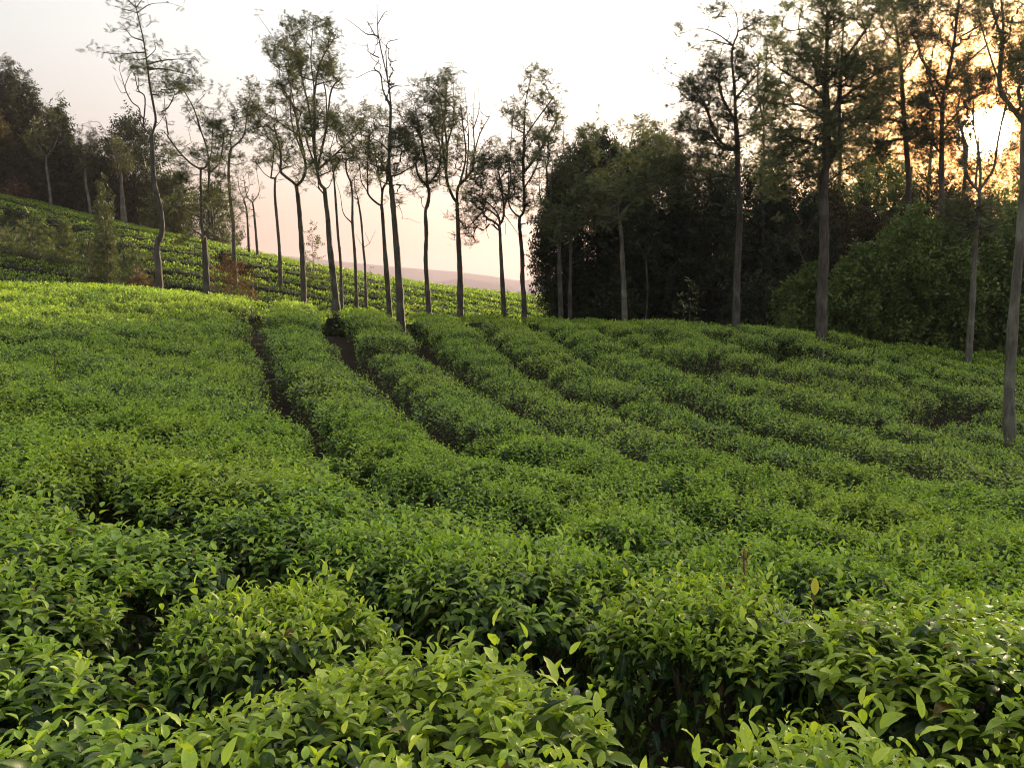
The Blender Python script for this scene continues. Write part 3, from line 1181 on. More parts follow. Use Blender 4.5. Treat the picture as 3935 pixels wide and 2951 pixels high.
def shade_tree(name, label, cat, d, crop, rad, trunk, limbs=(), crowns=(), leaf=.2, per=6, mat=None, bark=None, seed=1, group=None,
               fringe=0, bare=0.0, depth=.45, tipr=.0048, pathleaf=.15, dens=1.0, up=1.2, ground=True, droop=0.0):
    """crop coordinates; rad = trunk radius in metres at the base; crowns = [(polygon, attractors, leafiness)]"""
    rng = np.random.default_rng(seed)
    x0, y0, sc = CROPS[crop]
    mat = mat or M_TREE
    bark = bark or M_BARK

    def W(p, dd):
        return at(x0 + p[0] / sc, y0 + p[1] / sc, dd)
    T = np.array([W(p, d) for p in trunk])
    T[1:, 1] += np.cumsum(rng.normal(size=len(T) - 1) * .05)
    base = T[0].copy()
    gz = float(ground_z(base[0], base[1]))
    if ground and T[0][2] > gz:
        T = np.concatenate([[[base[0] + (T[0][0] - T[1][0]) * .1, base[1], gz - .1]], T])
    origin = np.array([T[0][0], T[0][1], gz])
    tr = catmull(T, 4)
    L = np.concatenate([[0], np.cumsum(np.linalg.norm(np.diff(tr, axis=0), axis=1))])
    trr = rad * .88 * (1 - .50 * L / L[-1]) * (1 + .07 * rng.normal(size=len(L)))
    trr[0] *= 1.7
    trr[1:3] *= 1.15
    root = thing(name, tuple(origin), label, cat, group)
    mb = MB()
    tube(mb, tr - origin, trr, 9)
    link('trunk', mb.mesh('trunk'), bark, root)
    rtop = trr[-1]
    # skeleton nodes
    pos = [p for p in tr[len(tr) // 2:]]
    par = [-1] + list(range(len(pos) - 1))
    ok = [False] * len(pos)
    nt = len(pos)
    ok[-1] = True
    for k in range(max(0, nt - 5), nt):
        ok[k] = True
    fixed = {k: max(rtop, .01) * (1 + .05 * (nt - k)) for k in range(nt)}
    limb_chains = []
    limb_bare = []
    attract = []
    leafy = []
    for li, lm in enumerate(limbs):
        pts = lm
        nb = False
        if isinstance(lm, tuple) and isinstance(lm[0], str):
            nb = lm[0] == 'bare'
            pts = lm[1]
        Q = np.array([W(p, d) for p in pts])
        ln = np.linalg.norm(Q[-1] - Q[0])
        drift = rng.normal() * depth * .5
        Q[:, 1] += np.linspace(0, 1, len(Q)) ** 1.2 * drift * ln * .6
        A = np.array(pos)
        j = int(np.argmin(np.linalg.norm((A - Q[0]) * np.array([1, .3, 1]), axis=1)))
        Q[0] = A[j]
        Q[1:, 1] += (A[j][1] - d) * np.linspace(1, .3, len(Q) - 1)
        cq = catmull(Q, 4)
        chain = [j]
        for p in cq[1:]:
            pos.append(p)
            par.append(chain[-1])
            ok.append(True)
            chain.append(len(pos) - 1)
        limb_chains.append(chain)
        limb_bare.append(1 if nb else 0)
        if fringe:
            nf = int(fringe * ln)
            for _ in range(nf):
                t = rng.uniform(.3, 1)
                p = cq[int(t * (len(cq) - 1))] + rng.normal(size=3) * np.array([.32, .32, .25]) * (1.1 - .5 * t)
                attract.append(p)
                leafy.append(0 if nb else 1)
        pos_end = cq[-1]
        attract.append(pos_end + np.array([0, 0, .05]))
        leafy.append(0 if nb else 1)
    for poly, n, lf in crowns:
        n = int(n * dens)
        poly = np.array(poly, float)
        poly = poly.mean(0) + (poly - poly.mean(0)) * 1.2
        n = int(n * 1.15)
        nc = max(3, n // 6)
        cen = poly_sample(poly, nc, rng)
        cz = rng.normal(size=nc)
        ci = rng.integers(0, nc, n)
        spread = .15 * sc * FPX / d
        q = cen[ci] + rng.normal(size=(n, 2)) * spread * rng.uniform(.5, 1.5, nc)[ci][:, None]
        lfc = rng.random(nc) < lf
        pc = np.array(poly, float)
        half = (pc[:, 0].max() - pc[:, 0].min()) / 2 / sc / FPX * d
        for (a, b), c_ in zip(q, ci):
            off = cz[c_] * half * .45 + rng.normal() * .2
            attract.append(W((a, b), d + off))
            leafy.append(1 if lfc[c_] else 0)
    limb_set = set(k for c in limb_chains for k in c[1:])
    if attract:
        attract = np.array(attract)
        anchor = pos[nt - 1]
        od = np.argsort(np.linalg.norm(attract - anchor, axis=1))
        twigs = []
        P = np.zeros((len(pos) + len(attract) * 12, 3))
        P[:len(pos)] = pos
        OK = np.zeros(len(P), bool)
        OK[:len(pos)] = ok
        depthn = np.zeros(len(P))
        PAR = np.full(len(P), -1)
        PAR[:len(par)] = par
        for k in range(len(par)):
            depthn[k] = 0 if par[k] < 0 else depthn[par[k]] + np.linalg.norm(P[k] - P[par[k]])
        n = len(pos)
        leafpts = []
        for ai in od:
            a = attract[ai]
            dv = P[:n] - a
            dd = np.linalg.norm(dv, axis=1)
            cost = dd + up * np.maximum(0, dv[:, 2] + .05) + .12 * (depthn[:n] + dd) + np.where(OK[:n], 0, 99)
            j = int(np.argmin(cost))
            s0 = P[j]
            ln = dd[j]
            if ln < .04:
                leafpts.append((a, leafy[ai]))
                continue
            m = max(2, min(9, int(ln / .22) + 1))
            ctrl = (s0 + a) / 2 + np.array([(a[0] - s0[0]) * .12, (a[1] - s0[1]) * .12, -abs(ln) * .10]) + rng.normal(size=3) * ln * .06
            ts = np.linspace(0, 1, m + 1)[1:]
            ch = [j]
            for t in ts:
                p = (1 - t) ** 2 * s0 + 2 * t * (1 - t) * ctrl + t * t * a + rng.normal(size=3) * .012
                P[n] = p
                PAR[n] = ch[-1]
                OK[n] = True
                depthn[n] = depthn[ch[-1]] + np.linalg.norm(p - P[ch[-1]])
                ch.append(n)
                n += 1
                if leafy[ai] and t > .45 and rng.random() < pathleaf:
                    leafpts.append((p + rng.normal(size=3) * .06, 1))
            leafpts.append((a, leafy[ai]))
            twigs.append(ch)
        P = P[:n]
        cnt = np.zeros(n)
        for ch in twigs:
            k = ch[-1]
            while k >= 0:
                cnt[k] += 1
                k = PAR[k]
    else:
        P = np.array(pos)
        cnt = np.ones(len(P))
        twigs, leafpts = [], []
    mx = max(cnt.max(), 1)
    expo = .43
    rr = np.clip(tipr * (np.maximum(cnt, 1) ** expo), tipr, rtop * .8)
    # limbs as separate branch parts
    for ci_, ch in enumerate(limb_chains):
        mb = MB()
        r_ = rr[ch].copy()
        ts = np.linspace(0, 1, len(ch))
        r_ = np.maximum(r_, rtop * (.50 - .18 * limb_bare[ci_]) * (1 - ts) ** 1.4 * min(1, np.linalg.norm(P[ch[-1]] - P[ch[0]]) / 1.8) + .006)
        rr[ch[1:]] = r_[1:]
        tube(mb, P[ch] - origin, r_, 6)
        link('branch', mb.mesh('branch'), bark, root)
    mb = MB()
    for ch in twigs:
        r_ = rr[ch].copy()
        r_[0] = min(r_[0], r_[1] * 1.4)
        r_[-1] = tipr * .6
        tube(mb, P[ch] - origin, r_, 4 if cnt[ch[1]] > 3 else 3)
    if twigs:
        tag(link('twigs', mb.mesh('twigs'), bark, root), kind='stuff')
    lp = np.array([p for p, f in leafpts if f]) if leafpts else np.zeros((0, 3))
    if len(lp):
        a_, b_ = proj(lp)
        lp = lp[np.hypot(a_ - SUNPX[0], b_ - SUNPX[1]) > SUNGAP]
    if len(lp):
        mb = MB()
        tufts(mb, lp - origin, rng, leaf * .78, per, droop=droop)
        link('crown', mb.mesh('crown', smooth=False), mat, root)
    return root


G = 'thin shade trees standing along the crest'
shade_tree('tall_shade_tree', 'tallest leaning tree at the left, top out of frame, forked dead limb halfway up', 'tree', 22.6, 1, .125,
           [(850, 1540), (840, 1400), (828, 1310), (850, 1230), (845, 1120), (828, 1040), (812, 960), (803, 850), (798, 720)],
           [[(798, 715), (822, 640), (815, 560), (800, 450), (793, 350), (780, 230), (765, 140), (748, 40), (738, -60)],
            ('bare', [(798, 715), (760, 680), (740, 640), (735, 575), (700, 545), (675, 500), (665, 460), (690, 400), (712, 365)]),
            ('bare', [(735, 575), (738, 600)]), ('bare', [(668, 492), (640, 490), (600, 415)]), ('bare', [(660, 470), (640, 395)]),
            ('bare', [(765, 665), (765, 520), (735, 480), (720, 395)]), ('bare', [(815, 690), (840, 650), (872, 605)]),
            [(790, 350), (870, 330), (960, 318), (1060, 315)], [(793, 375), (880, 378), (980, 400), (1085, 430)],
            [(782, 300), (720, 290), (630, 290), (520, 272)], [(775, 240), (720, 210), (680, 170), (608, 160)],
            [(752, 85), (700, 75), (662, 60)], [(762, 92), (820, 45), (890, 20)], [(790, 330), (700, 330), (650, 310)], [(800, 310), (832, 270), (810, 215)],
            [(750, 60), (690, 5), (660, -30)], [(765, 60), (800, 10), (790, -60)]],
           [([(630, 250), (760, 250), (780, 370), (650, 350)], 22, 1), ([(880, 370), (1000, 400), (980, 440), (890, 410)], 12, 1)], leaf=.26, per=4, fringe=5, seed=11, group=G, pathleaf=.3)
shade_tree('shade_tree', 'stout dark tree with a broken head and low drooping foliage, left end of the row', 'tree', 25.5, 1, .19,
           [(1095, 1465), (1092, 1380), (1080, 1260)],
           [[(1080, 1250), (1060, 1180), (1052, 1080), (1040, 960), (1032, 885)], [(1085, 1245), (1118, 1200), (1110, 1100), (1095, 1000), (1095, 880), (1078, 780), (1040, 680), (1000, 620), (960, 560)],
            [(1032, 885), (1058, 868), (1090, 800), (1100, 700), (1110, 600)], [(1032, 890), (985, 860), (930, 800), (880, 720)], [(1095, 900), (1140, 870), (1165, 800), (1180, 700)],
            [(1040, 680), (1000, 560), (940, 440)], [(1090, 1240), (1150, 1270), (1230, 1290)], [(1060, 1160), (1000, 1130), (940, 1100)]],
           [([(845, 560), (900, 420), (1060, 440), (1200, 560), (1190, 760), (1150, 880), (900, 860), (860, 720)], 230, .92),
            ([(880, 900), (1180, 880), (1240, 1120), (1250, 1290), (960, 1270), (900, 1100)], 170, .95)], leaf=.26, seed=12, group=G)
shade_tree('shade_tree', 'slender tree with a sideways fork behind the stout broken-headed tree', 'tree', 33, 1, .11,
           [(1242, 1300), (1235, 1180), (1222, 1020), (1216, 870), (1228, 790)],
           [[(1228, 790), (1285, 730), (1300, 640), (1305, 540), (1330, 470)], [(1218, 860), (1170, 830), (1150, 770), (1165, 680)], [(1228, 790), (1222, 720), (1235, 680)]],
           [([(1225, 520), (1290, 450), (1382, 470), (1400, 620), (1360, 720), (1260, 680)], 120, .9), ([(1130, 640), (1250, 700), (1330, 860), (1180, 880)], 60, .5)], leaf=.24, seed=13, group=G)
shade_tree('shade_tree', 'small bare-twigged tree on the skyline, left one of a close pair', 'tree', 40, 1, .085,
           [(1322, 1325), (1310, 1130), (1295, 1060)], [[(1295, 1060), (1270, 1000), (1262, 930)], [(1300, 1060), (1325, 1000), (1320, 900)]],
           [([(1230, 900), (1340, 880), (1350, 1180), (1250, 1200)], 90, .35)], leaf=.2, seed=14, group=G)
shade_tree('shade_tree', 'small bare-twigged tree on the skyline, right one of a close pair', 'tree', 40, 2, .09,
           [(118, 1283), (105, 1100), (98, 1035)], [[(98, 1035), (65, 1000), (40, 900)], [(98, 1035), (130, 980), (110, 860)], [(105, 1030), (135, 960)]],
           [([(10, 860), (130, 830), (140, 1000), (60, 1130), (10, 1100)], 90, .3)], leaf=.2, seed=15, group=G)
shade_tree('shade_tree', 'thin skyline tree with bare hanging twigs left of the paired Y-forked trees', 'tree', 34, 2, .105,
           [(232, 1295), (222, 1150), (208, 1000), (207, 910)],
           [[(207, 915), (180, 905), (150, 880), (118, 830)], [(210, 910), (235, 850), (240, 700)], [(190, 905), (200, 800), (205, 700)]],
           [([(100, 620), (240, 600), (260, 820), (220, 880), (130, 860)], 110, .7), ([(60, 780), (130, 800), (150, 840), (60, 830)], 12, 1)], leaf=.24, seed=16, group=G)
shade_tree('shade_tree', 'Y-forked tree with a big crown, left one of the two leafiest trees', 'tree', 25.5, 2, .135,
           [(353, 1455), (345, 1300), (335, 1150), (325, 1020), (318, 948)],
           [[(318, 945), (300, 930), (255, 895), (238, 870), (240, 780), (205, 640)], [(318, 945), (350, 925), (375, 880), (378, 800), (350, 650), (330, 500), (300, 350), (240, 230), (200, 170)],
            [(370, 850), (340, 700), (300, 560), (215, 400), (175, 240)], [(375, 820), (320, 640), (330, 400), (315, 160)], [(240, 790), (170, 700), (110, 650)], [(330, 700), (220, 620), (120, 560)]],
           [([(170, 210), (230, 160), (330, 130), (350, 330), (340, 560), (230, 480)], 190, .9), ([(90, 520), (250, 480), (380, 600), (390, 860), (260, 880), (180, 720), (90, 660)], 260, .93)], leaf=.24, seed=17, group=G)
shade_tree('shade_tree', 'tallest leafy Y-forked tree left of centre, crown reaching high over the row', 'tree', 22.9, 2, .13,
           [(520, 1555), (505, 1400), (490, 1250), (480, 1120), (470, 1020), (462, 965)],
           [[(462, 965), (440, 940), (427, 890), (412, 800), (402, 700), (380, 540), (355, 430), (330, 300), (300, 150)], [(462, 965), (485, 950), (505, 890), (512, 850)],
            [(425, 880), (412, 740), (412, 600), (410, 450), (395, 300), (410, 110)], [(440, 860), (520, 780), (620, 680), (700, 560)], [(430, 870), (470, 640), (490, 450), (560, 370)],
            [(410, 500), (440, 330), (520, 180)], [(420, 860), (390, 780), (370, 720)], [(470, 640), (460, 480), (440, 400)], [(470, 1010), (440, 970), (380, 920)]],
           [([(290, 150), (400, 90), (535, 170), (520, 320), (470, 420), (340, 400), (300, 280)], 200, .92), ([(350, 430), (560, 380), (520, 560), (640, 640), (700, 700), (600, 760), (450, 860), (370, 780)], 260, .9)], leaf=.23, seed=18, group=G)
shade_tree('shade_tree', 'thin plain-trunked tree standing between the big leafy Y-fork and the crooked twins', 'tree', 31, 2, .08,
           [(543, 1350), (530, 1200), (515, 1000), (505, 880)], [[(505, 880), (490, 780), (520, 680)], [(505, 880), (530, 820), (560, 740)]],
           [([(440, 660), (600, 640), (600, 860), (480, 870)], 90, .85)], leaf=.22, seed=19, group=G)
shade_tree('shade_tree', 'thin tree with a low side shoot, left of the bare hook-branched little tree', 'tree', 30, 2, .09,
           [(620, 1395), (612, 1250), (602, 1140), (600, 1000), (592, 930)], [[(601, 1140), (560, 1090), (550, 1000), (530, 920)], [(595, 930), (570, 870), (575, 800)], [(595, 930), (640, 860)]],
           [([(530, 560), (610, 480), (700, 560), (690, 880), (560, 900)], 150, .8)], leaf=.22, seed=20, group=G)
shade_tree('shade_tree', 'little tree with bare hooked branches on the skyline', 'tree', 32, 2, .075,
           [(668, 1380), (658, 1265), (645, 1120), (630, 1010)], [('bare', [(660, 1270), (690, 1240), (700, 1215), (718, 1180)]), ('bare', [(658, 1260), (635, 1225), (622, 1200)]), [(630, 1010), (615, 950), (620, 880)], [(645, 1110), (630, 1050)], ('bare', [(688, 1240), (668, 1190)])],
           [([(590, 860), (660, 860), (660, 1000), (600, 1010)], 40, .6)], leaf=.2, seed=21, group=G)
shade_tree('shade_tree', 'short Y-forked tree standing close against the tall bare-topped tree', 'tree', 23.4, 2, .11,
           [(790, 1560), (780, 1400), (770, 1250), (762, 1100), (758, 1055)],
           [[(758, 1055), (735, 1042), (700, 1010), (678, 970), (655, 930), (645, 850)], [(758, 1050), (762, 970), (778, 925), (770, 850)], [(765, 1050), (790, 1030)], [(690, 985), (690, 850), (700, 700)], [(760, 980), (740, 880), (720, 760)]],
           [([(600, 600), (780, 560), (790, 900), (640, 930)], 200, .75)], leaf=.22, seed=22, group=G)
shade_tree('bare_topped_tree', 'tall tree right of the big leafy one with a long bare leafless top', 'tree', 22.4, 2, .145,
           [(848, 1590), (840, 1450), (830, 1300), (818, 1150), (812, 1050), (803, 960), (798, 905)],
           [('bare', [(798, 900), (795, 850), (803, 700), (808, 560), (800, 450), (775, 330), (752, 200), (756, 85)]), [(800, 905), (835, 898), (880, 872), (925, 835), (960, 760)],
            ('bare', [(803, 560), (770, 480), (755, 400), (725, 368), (680, 372), (620, 395)]), ('bare', [(752, 230), (735, 215), (690, 200), (640, 155), (577, 100)]), ('bare', [(795, 420), (790, 260), (832, 210)]),
            ('bare', [(800, 460), (860, 465), (925, 440)]), ('bare', [(757, 160), (790, 110), (818, 75)]), ('bare', [(740, 215), (700, 150), (690, 140)]), [(795, 880), (740, 860), (680, 830), (600, 790)], [(800, 780), (740, 730), (640, 690)], [(808, 700), (860, 650), (900, 600)]],
           [([(690, 620), (790, 560), (900, 560), (929, 800), (840, 860), (700, 860)], 170, .7), ([(720, 180), (800, 180), (810, 430), (760, 440)], 80, 0), ([(810, 900), (929, 900), (900, 1080), (820, 1040)], 40, .5)], leaf=.22, seed=23, group=G, fringe=5)
shade_tree('shade_tree', 'kinked-trunk tree with a cut stub at mid height, right of the bare-topped tree', 'tree', 22.9, 3, .10,
           [(222, 1485), (212, 1350), (203, 1200), (208, 1050), (203, 930), (217, 880), (225, 820), (214, 765)],
           [[(214, 765), (185, 752), (160, 710), (148, 650)], [(214, 765), (245, 740), (280, 690)], ('bare', [(200, 910), (185, 890), (181, 850)]), [(214, 765), (205, 650), (180, 500), (140, 300)], [(280, 690), (290, 560), (230, 380)]],
           [([(60, 380), (150, 250), (240, 330), (310, 480), (300, 740), (150, 740), (60, 620)], 330, .92)], leaf=.22, seed=24, group=G)
shade_tree('shade_tree', 'Y-forked tree whose right limb carries a tall bare broom of twigs', 'tree', 24.0, 3, .125,
           [(405, 1410), (402, 1250), (395, 1100), (390, 950), (388, 875)],
           [[(388, 870), (365, 845), (335, 770), (325, 700), (328, 550), (310, 400), (280, 250), (215, 195)], [(388, 875), (395, 790), (440, 740), (478, 690)], ('bare', [(478, 690), (488, 560), (478, 400), (488, 170)]),
            ('bare', [(410, 770), (440, 600), (412, 350), (415, 230)]), ('bare', [(480, 450), (512, 330), (510, 195)]), ('bare', [(480, 640), (500, 620), (560, 520), (640, 480)]), ('bare', [(440, 740), (455, 500), (430, 210)]), ('bare', [(485, 600), (520, 480), (575, 380)]),
            [(325, 700), (300, 500), (320, 300), (320, 130)], [(330, 560), (370, 400), (370, 200)]],
           [([(150, 190), (220, 140), (340, 120), (380, 270), (330, 330), (230, 290)], 120, .95), ([(250, 330), (380, 300), (400, 560), (380, 720), (260, 700)], 200, .8), ([(410, 250), (520, 250), (560, 480), (480, 620), (420, 600)], 90, 0),
            ([(480, 600), (640, 560), (560, 760), (460, 860), (430, 800)], 90, .9), ([(310, 900), (380, 960), (380, 1130), (330, 1060)], 14, .6), ([(400, 900), (450, 950), (440, 1160), (405, 1160)], 14, .5)], leaf=.22, seed=25, group=G, fringe=3)
shade_tree('shade_tree', 'low-crowned tree leaning its foliage left, with dead hanging twigs under the fork', 'tree', 22.8, 3, .095,
           [(658, 1510), (650, 1350), (640, 1150), (635, 1040), (630, 1010)],
           [[(630, 1005), (655, 960), (655, 880), (640, 750), (600, 610)], [(628, 1005), (590, 980), (560, 970)], [(630, 1000), (615, 930), (540, 860), (470, 820)], [(655, 900), (690, 800), (700, 640)], [(620, 960), (560, 920), (480, 990), (440, 1020)],
            ('bare', [(560, 970), (555, 1020), (568, 1080)]), ('bare', [(640, 1000), (665, 990), (668, 1060)]), [(660, 940), (700, 1000), (740, 1060)]],
           [([(500, 640), (600, 560), (690, 580), (700, 860), (640, 920), (480, 900), (440, 780)], 280, .93), ([(440, 1000), (520, 900), (600, 920), (560, 980), (460, 1050)], 50, .95)], leaf=.22, seed=26, group=G)
shade_tree('shade_tree', 'Y-forked tree with crown swept right, last clear tree before the dark grove', 'tree', 24.4, 3, .115,
           [(775, 1450), (765, 1330), (765, 1200), (755, 1080), (748, 1000), (750, 955)],
           [[(750, 952), (722, 935), (692, 895), (685, 830), (690, 650), (710, 400), (722, 335)], ('bare', [(705, 420), (690, 350), (673, 285)]), [(750, 952), (772, 925), (777, 860), (770, 700), (775, 500), (782, 300), (812, 165)],
            [(775, 500), (840, 400), (940, 265)], [(775, 700), (850, 600), (960, 410)], [(775, 800), (830, 700), (870, 600)]],
           [([(780, 170), (880, 150), (945, 260), (960, 430), (900, 560), (790, 560), (700, 480), (720, 350)], 260, .92), ([(690, 560), (880, 560), (860, 760), (800, 880), (700, 800)], 190, .85), ([(790, 950), (890, 960), (880, 990), (800, 980)], 14, 1)], leaf=.22, seed=27, group=G)
shade_tree('shade_tree', 'thin trunk right at the left edge of the rounded dark cypress', 'tree', 22.4, 3, .09,
           [(988, 1515), (982, 1350), (978, 1150), (975, 1000), (930, 915)],
           [[(930, 915), (880, 880), (865, 800), (865, 670)], [(925, 910), (930, 800), (940, 620)], ('bare', [(990, 740), (995, 600), (1000, 435)]), [(905, 900), (910, 750), (900, 600)], [(975, 1000), (1010, 850), (1040, 700)]],
           [([(850, 560), (900, 440), (960, 450), (1030, 600), (1000, 740), (950, 760), (860, 740)], 170, .9), ([(850, 880), (1000, 900), (1080, 960), (1050, 1060), (960, 1050)], 90, .9)], leaf=.22, seed=28, group=G, mat=M_TREEG)
shade_tree('shade_tree', 'thinnest trunk in front of the dark grove, close right of another thin trunk', 'tree', 22.6, 3, .07,
           [(1040, 1525), (1042, 1300), (1045, 1100), (1045, 900), (1080, 780)],
           [[(1080, 780), (1110, 650), (1140, 540)], [(1080, 780), (1180, 640), (1230, 460)], [(1045, 900), (1010, 820), (1050, 560)]],
           [([(1090, 560), (1120, 470), (1240, 440), (1260, 560), (1200, 680), (1110, 700)], 120, .9), ([(1000, 760), (1200, 740), (1200, 900), (1010, 940)], 90, .9)], leaf=.22, seed=29, group=G, mat=M_TREEG)
G2 = 'trees standing in front of the dark grove'
shade_tree('shade_tree', 'pale forked trunk in front of the dark grove with grey-green hanging leaves', 'tree', 22.2, 4, .105,
           [(383, 1550), (380, 1400), (375, 1280), (368, 1150), (357, 1080)],
           [[(357, 1080), (330, 1020), (300, 900), (290, 800)], [(357, 1080), (400, 1010), (440, 980), (480, 900)], [(350, 1060), (360, 900), (400, 760), (430, 640)], ('bare', [(260, 1000), (250, 1080), (235, 1160)])],
           [([(160, 920), (300, 820), (420, 720), (500, 700), (490, 900), (420, 1000), (250, 1060)], 300, .95), ([(400, 600), (560, 640), (720, 800), (700, 900), (520, 820), (420, 720)], 160, .95)], leaf=.26, seed=30, group=G2, mat=M_TREEG, bark=M_BARKP)
shade_tree('tall_shade_tree', 'tall straight tree before the dark grove, thin arching top branches against white sky', 'tree', 20.3, 4, .125,
           [(930, 1595), (932, 1450), (936, 1300), (946, 1150), (946, 1000), (938, 880), (940, 740), (932, 600)],
           [[(932, 600), (922, 450), (903, 300), (902, 240), (918, 180), (900, 100), (850, 50), (830, 30)], [(938, 740), (860, 700), (815, 610), (785, 520), (700, 400), (600, 340), (575, 290)], [(898, 240), (820, 180), (740, 150), (650, 170)],
            [(893, 232), (780, 210), (700, 240)], [(918, 178), (980, 150), (1060, 95), (1165, 78)], [(700, 400), (640, 420), (570, 410)], [(760, 490), (680, 490), (590, 520)], [(938, 880), (860, 860), (740, 890)], [(925, 480), (1000, 400), (1080, 330)], [(930, 600), (850, 450), (840, 300)], [(940, 740), (860, 720), (780, 640), (640, 640)]],
           [([(700, 420), (760, 300), (880, 280), (900, 560), (880, 760), (760, 720), (690, 560)], 240, .88), ([(940, 260), (1100, 180), (1140, 300), (1100, 560), (1000, 700), (940, 560)], 150, .6),
            ([(560, 700), (700, 600), (860, 700), (900, 780), (760, 900), (640, 940), (520, 860)], 200, .95), ([(810, 30), (860, 30), (860, 110), (820, 90)], 14, 1), ([(960, 90), (1160, 75), (1080, 120), (980, 150)], 22, 1)], leaf=.24, seed=31, dens=1.3, group=G2, mat=M_TREE, fringe=4)
shade_tree('shade_tree', 'thin upright tree with sparse foliage between the two tall trunks, behind them', 'tree', 27, 4, .09,
           [(1062, 1500), (1064, 1200), (1066, 900), (1070, 750)],
           [[(1070, 750), (1076, 500), (1095, 400), (1112, 200)], ('bare', [(1070, 600), (1040, 400), (1050, 210)]), [(1078, 560), (1150, 400), (1190, 220)]],
           [([(1000, 200), (1200, 160), (1260, 420), (1180, 700), (1020, 700)], 200, .6)], leaf=.22, seed=32, dens=1.6, group=G2)
shade_tree('tall_shade_tree', 'thickest-trunked tall tree at the grove edge with dense ragged crown and pale lower boughs', 'tree', 18.6, 5, .165,
           [(305, 1500), (308, 1350), (316, 1150), (318, 1000), (316, 850), (324, 700), (326, 500), (320, 350)],
           [[(320, 350), (325, 200), (320, 50), (330, -80)], [(318, 815), (270, 800), (200, 822)], [(325, 540), (240, 500), (170, 480), (80, 500)], [(325, 460), (250, 390), (150, 330), (60, 260)], [(330, 530), (400, 450), (520, 360), (620, 290)],
            [(320, 340), (240, 250), (200, 130), (220, 20)], [(326, 600), (380, 480), (400, 300), (420, 60)], [(330, 760), (385, 640), (400, 470)], [(322, 700), (200, 640), (80, 650)], [(325, 400), (420, 260), (540, 100)], [(322, 850), (400, 780), (480, 740)]],
           [([(180, 20), (330, -40), (600, 0), (590, 200), (480, 330), (350, 330), (220, 260)], 420, .93), ([(50, 240), (250, 260), (330, 500), (260, 700), (60, 720), (10, 560)], 380, .88), ([(350, 330), (620, 280), (600, 460), (420, 640), (340, 640)], 330, .93),
            ([(60, 700), (330, 680), (330, 800), (200, 880), (60, 900)], 160, .97), ([(330, 640), (480, 640), (520, 760), (360, 800)], 90, .95)], leaf=.24, seed=33, dens=1.15, group=G2, mat=M_TREEG)
shade_tree('tall_shade_tree', 'straight dark trunk with level side boughs between the broad tree and the forked one', 'tree', 25, 5, .13,
           [(702, 1300), (700, 950), (695, 800), (690, 600), (681, 450), (675, 300)],
           [[(675, 300), (665, 150), (650, 0), (640, -120)], [(685, 500), (600, 430), (520, 470)], [(690, 560), (590, 540), (480, 600)], [(678, 330), (740, 240), (790, 160)], [(670, 200), (600, 130), (560, 40)], [(690, 460), (720, 400), (712, 330)], [(695, 640), (780, 590), (820, 600)]],
           [([(560, -20), (700, -60), (800, 100), (760, 260), (620, 240)], 170, .8), ([(470, 420), (680, 380), (800, 500), (780, 700), (640, 760), (460, 680)], 360, .92)], leaf=.28, seed=34, dens=1.4, group=G2, mat=M_TREE)
shade_tree('tall_shade_tree', 'tall dark tree with many upright limbs just left of the low sun', 'tree', 24, 5, .135,
           [(845, 1300), (846, 1010), (850, 850), (855, 650), (862, 450)],
           [[(862, 450), (880, 300), (882, 150), (880, -80)], [(858, 420), (810, 310), (765, 150), (730, 20)], [(865, 420), (950, 300), (1080, 170), (1140, 60)], [(858, 500), (820, 420), (790, 330), (745, 260)], [(868, 330), (920, 180), (960, 20)], [(855, 600), (920, 520), (1000, 440)], [(852, 700), (800, 640), (760, 600)]],
           [([(700, 20), (860, -60), (1000, -40), (1060, 160), (940, 300), (800, 280)], 300, .8), ([(740, 330), (860, 340), (960, 400), (940, 640), (760, 680)], 250, .9)], leaf=.26, seed=35, dens=1.5, group=G2, mat=M_TREE)
shade_tree('forked_tree', 'pale thin trunk forking right below the low sun', 'tree', 18.4, 5, .095,
           [(975, 1605), (984, 1400), (992, 1200), (1000, 1050), (1012, 920), (1018, 870)],
           [[(1018, 870), (988, 835), (968, 770), (972, 640), (950, 500)], [(1018, 870), (1034, 800), (1040, 700), (1030, 550), (1050, 400)], [(1020, 870), (1052, 820), (1082, 760), (1096, 640), (1130, 480)], [(1000, 1050), (940, 1000), (880, 980)], [(1000, 860), (1010, 700), (1000, 620)]],
           [([(920, 560), (1000, 480), (1000, 700), (960, 800), (930, 700)], 45, .5), ([(1060, 380), (1130, 400), (1140, 560), (1080, 560)], 30, .6), ([(860, 880), (1000, 940), (1100, 900), (1060, 1050), (900, 1060)], 110, .8), ([(920, 330), (1080, 300), (1080, 440), (960, 480)], 60, .8)], leaf=.2, fringe=9, seed=36, dens=1.8, group=G2, bark=M_BARKP)
shade_tree('near_shade_tree', 'nearest tree, lichen-grey trunk at the right edge, base standing among the tea bushes', 'tree', 11.0, 0, .098,
           [(2181, 955), (2184, 860), (2190, 700), (2199, 520), (2210, 400), (2216, 320), (2219, 245)],
           [[(2217, 262), (2185, 222), (2165, 190), (2168, 120), (2172, 60), (2165, -30)], [(2219, 250), (2240, 150), (2260, 20)], [(2180, 215), (2150, 130), (2120, 40)], [(2172, 90), (2140, 10), (2120, -40)], [(2218, 270), (2260, 220), (2320, 180)]],
           [([(2120, 0), (2212, -30), (2260, 60), (2212, 140), (2150, 120)], 130, .7), ([(2170, 120), (2250, 110), (2300, 200), (2240, 230)], 50, .8), ([(2212, 100), (2380, 60), (2400, 260), (2260, 300)], 80, .8)], leaf=.17, seed=37, dens=1.5, group=G2, bark=M_BARKP, tipr=.004, mat=M_TREEG)
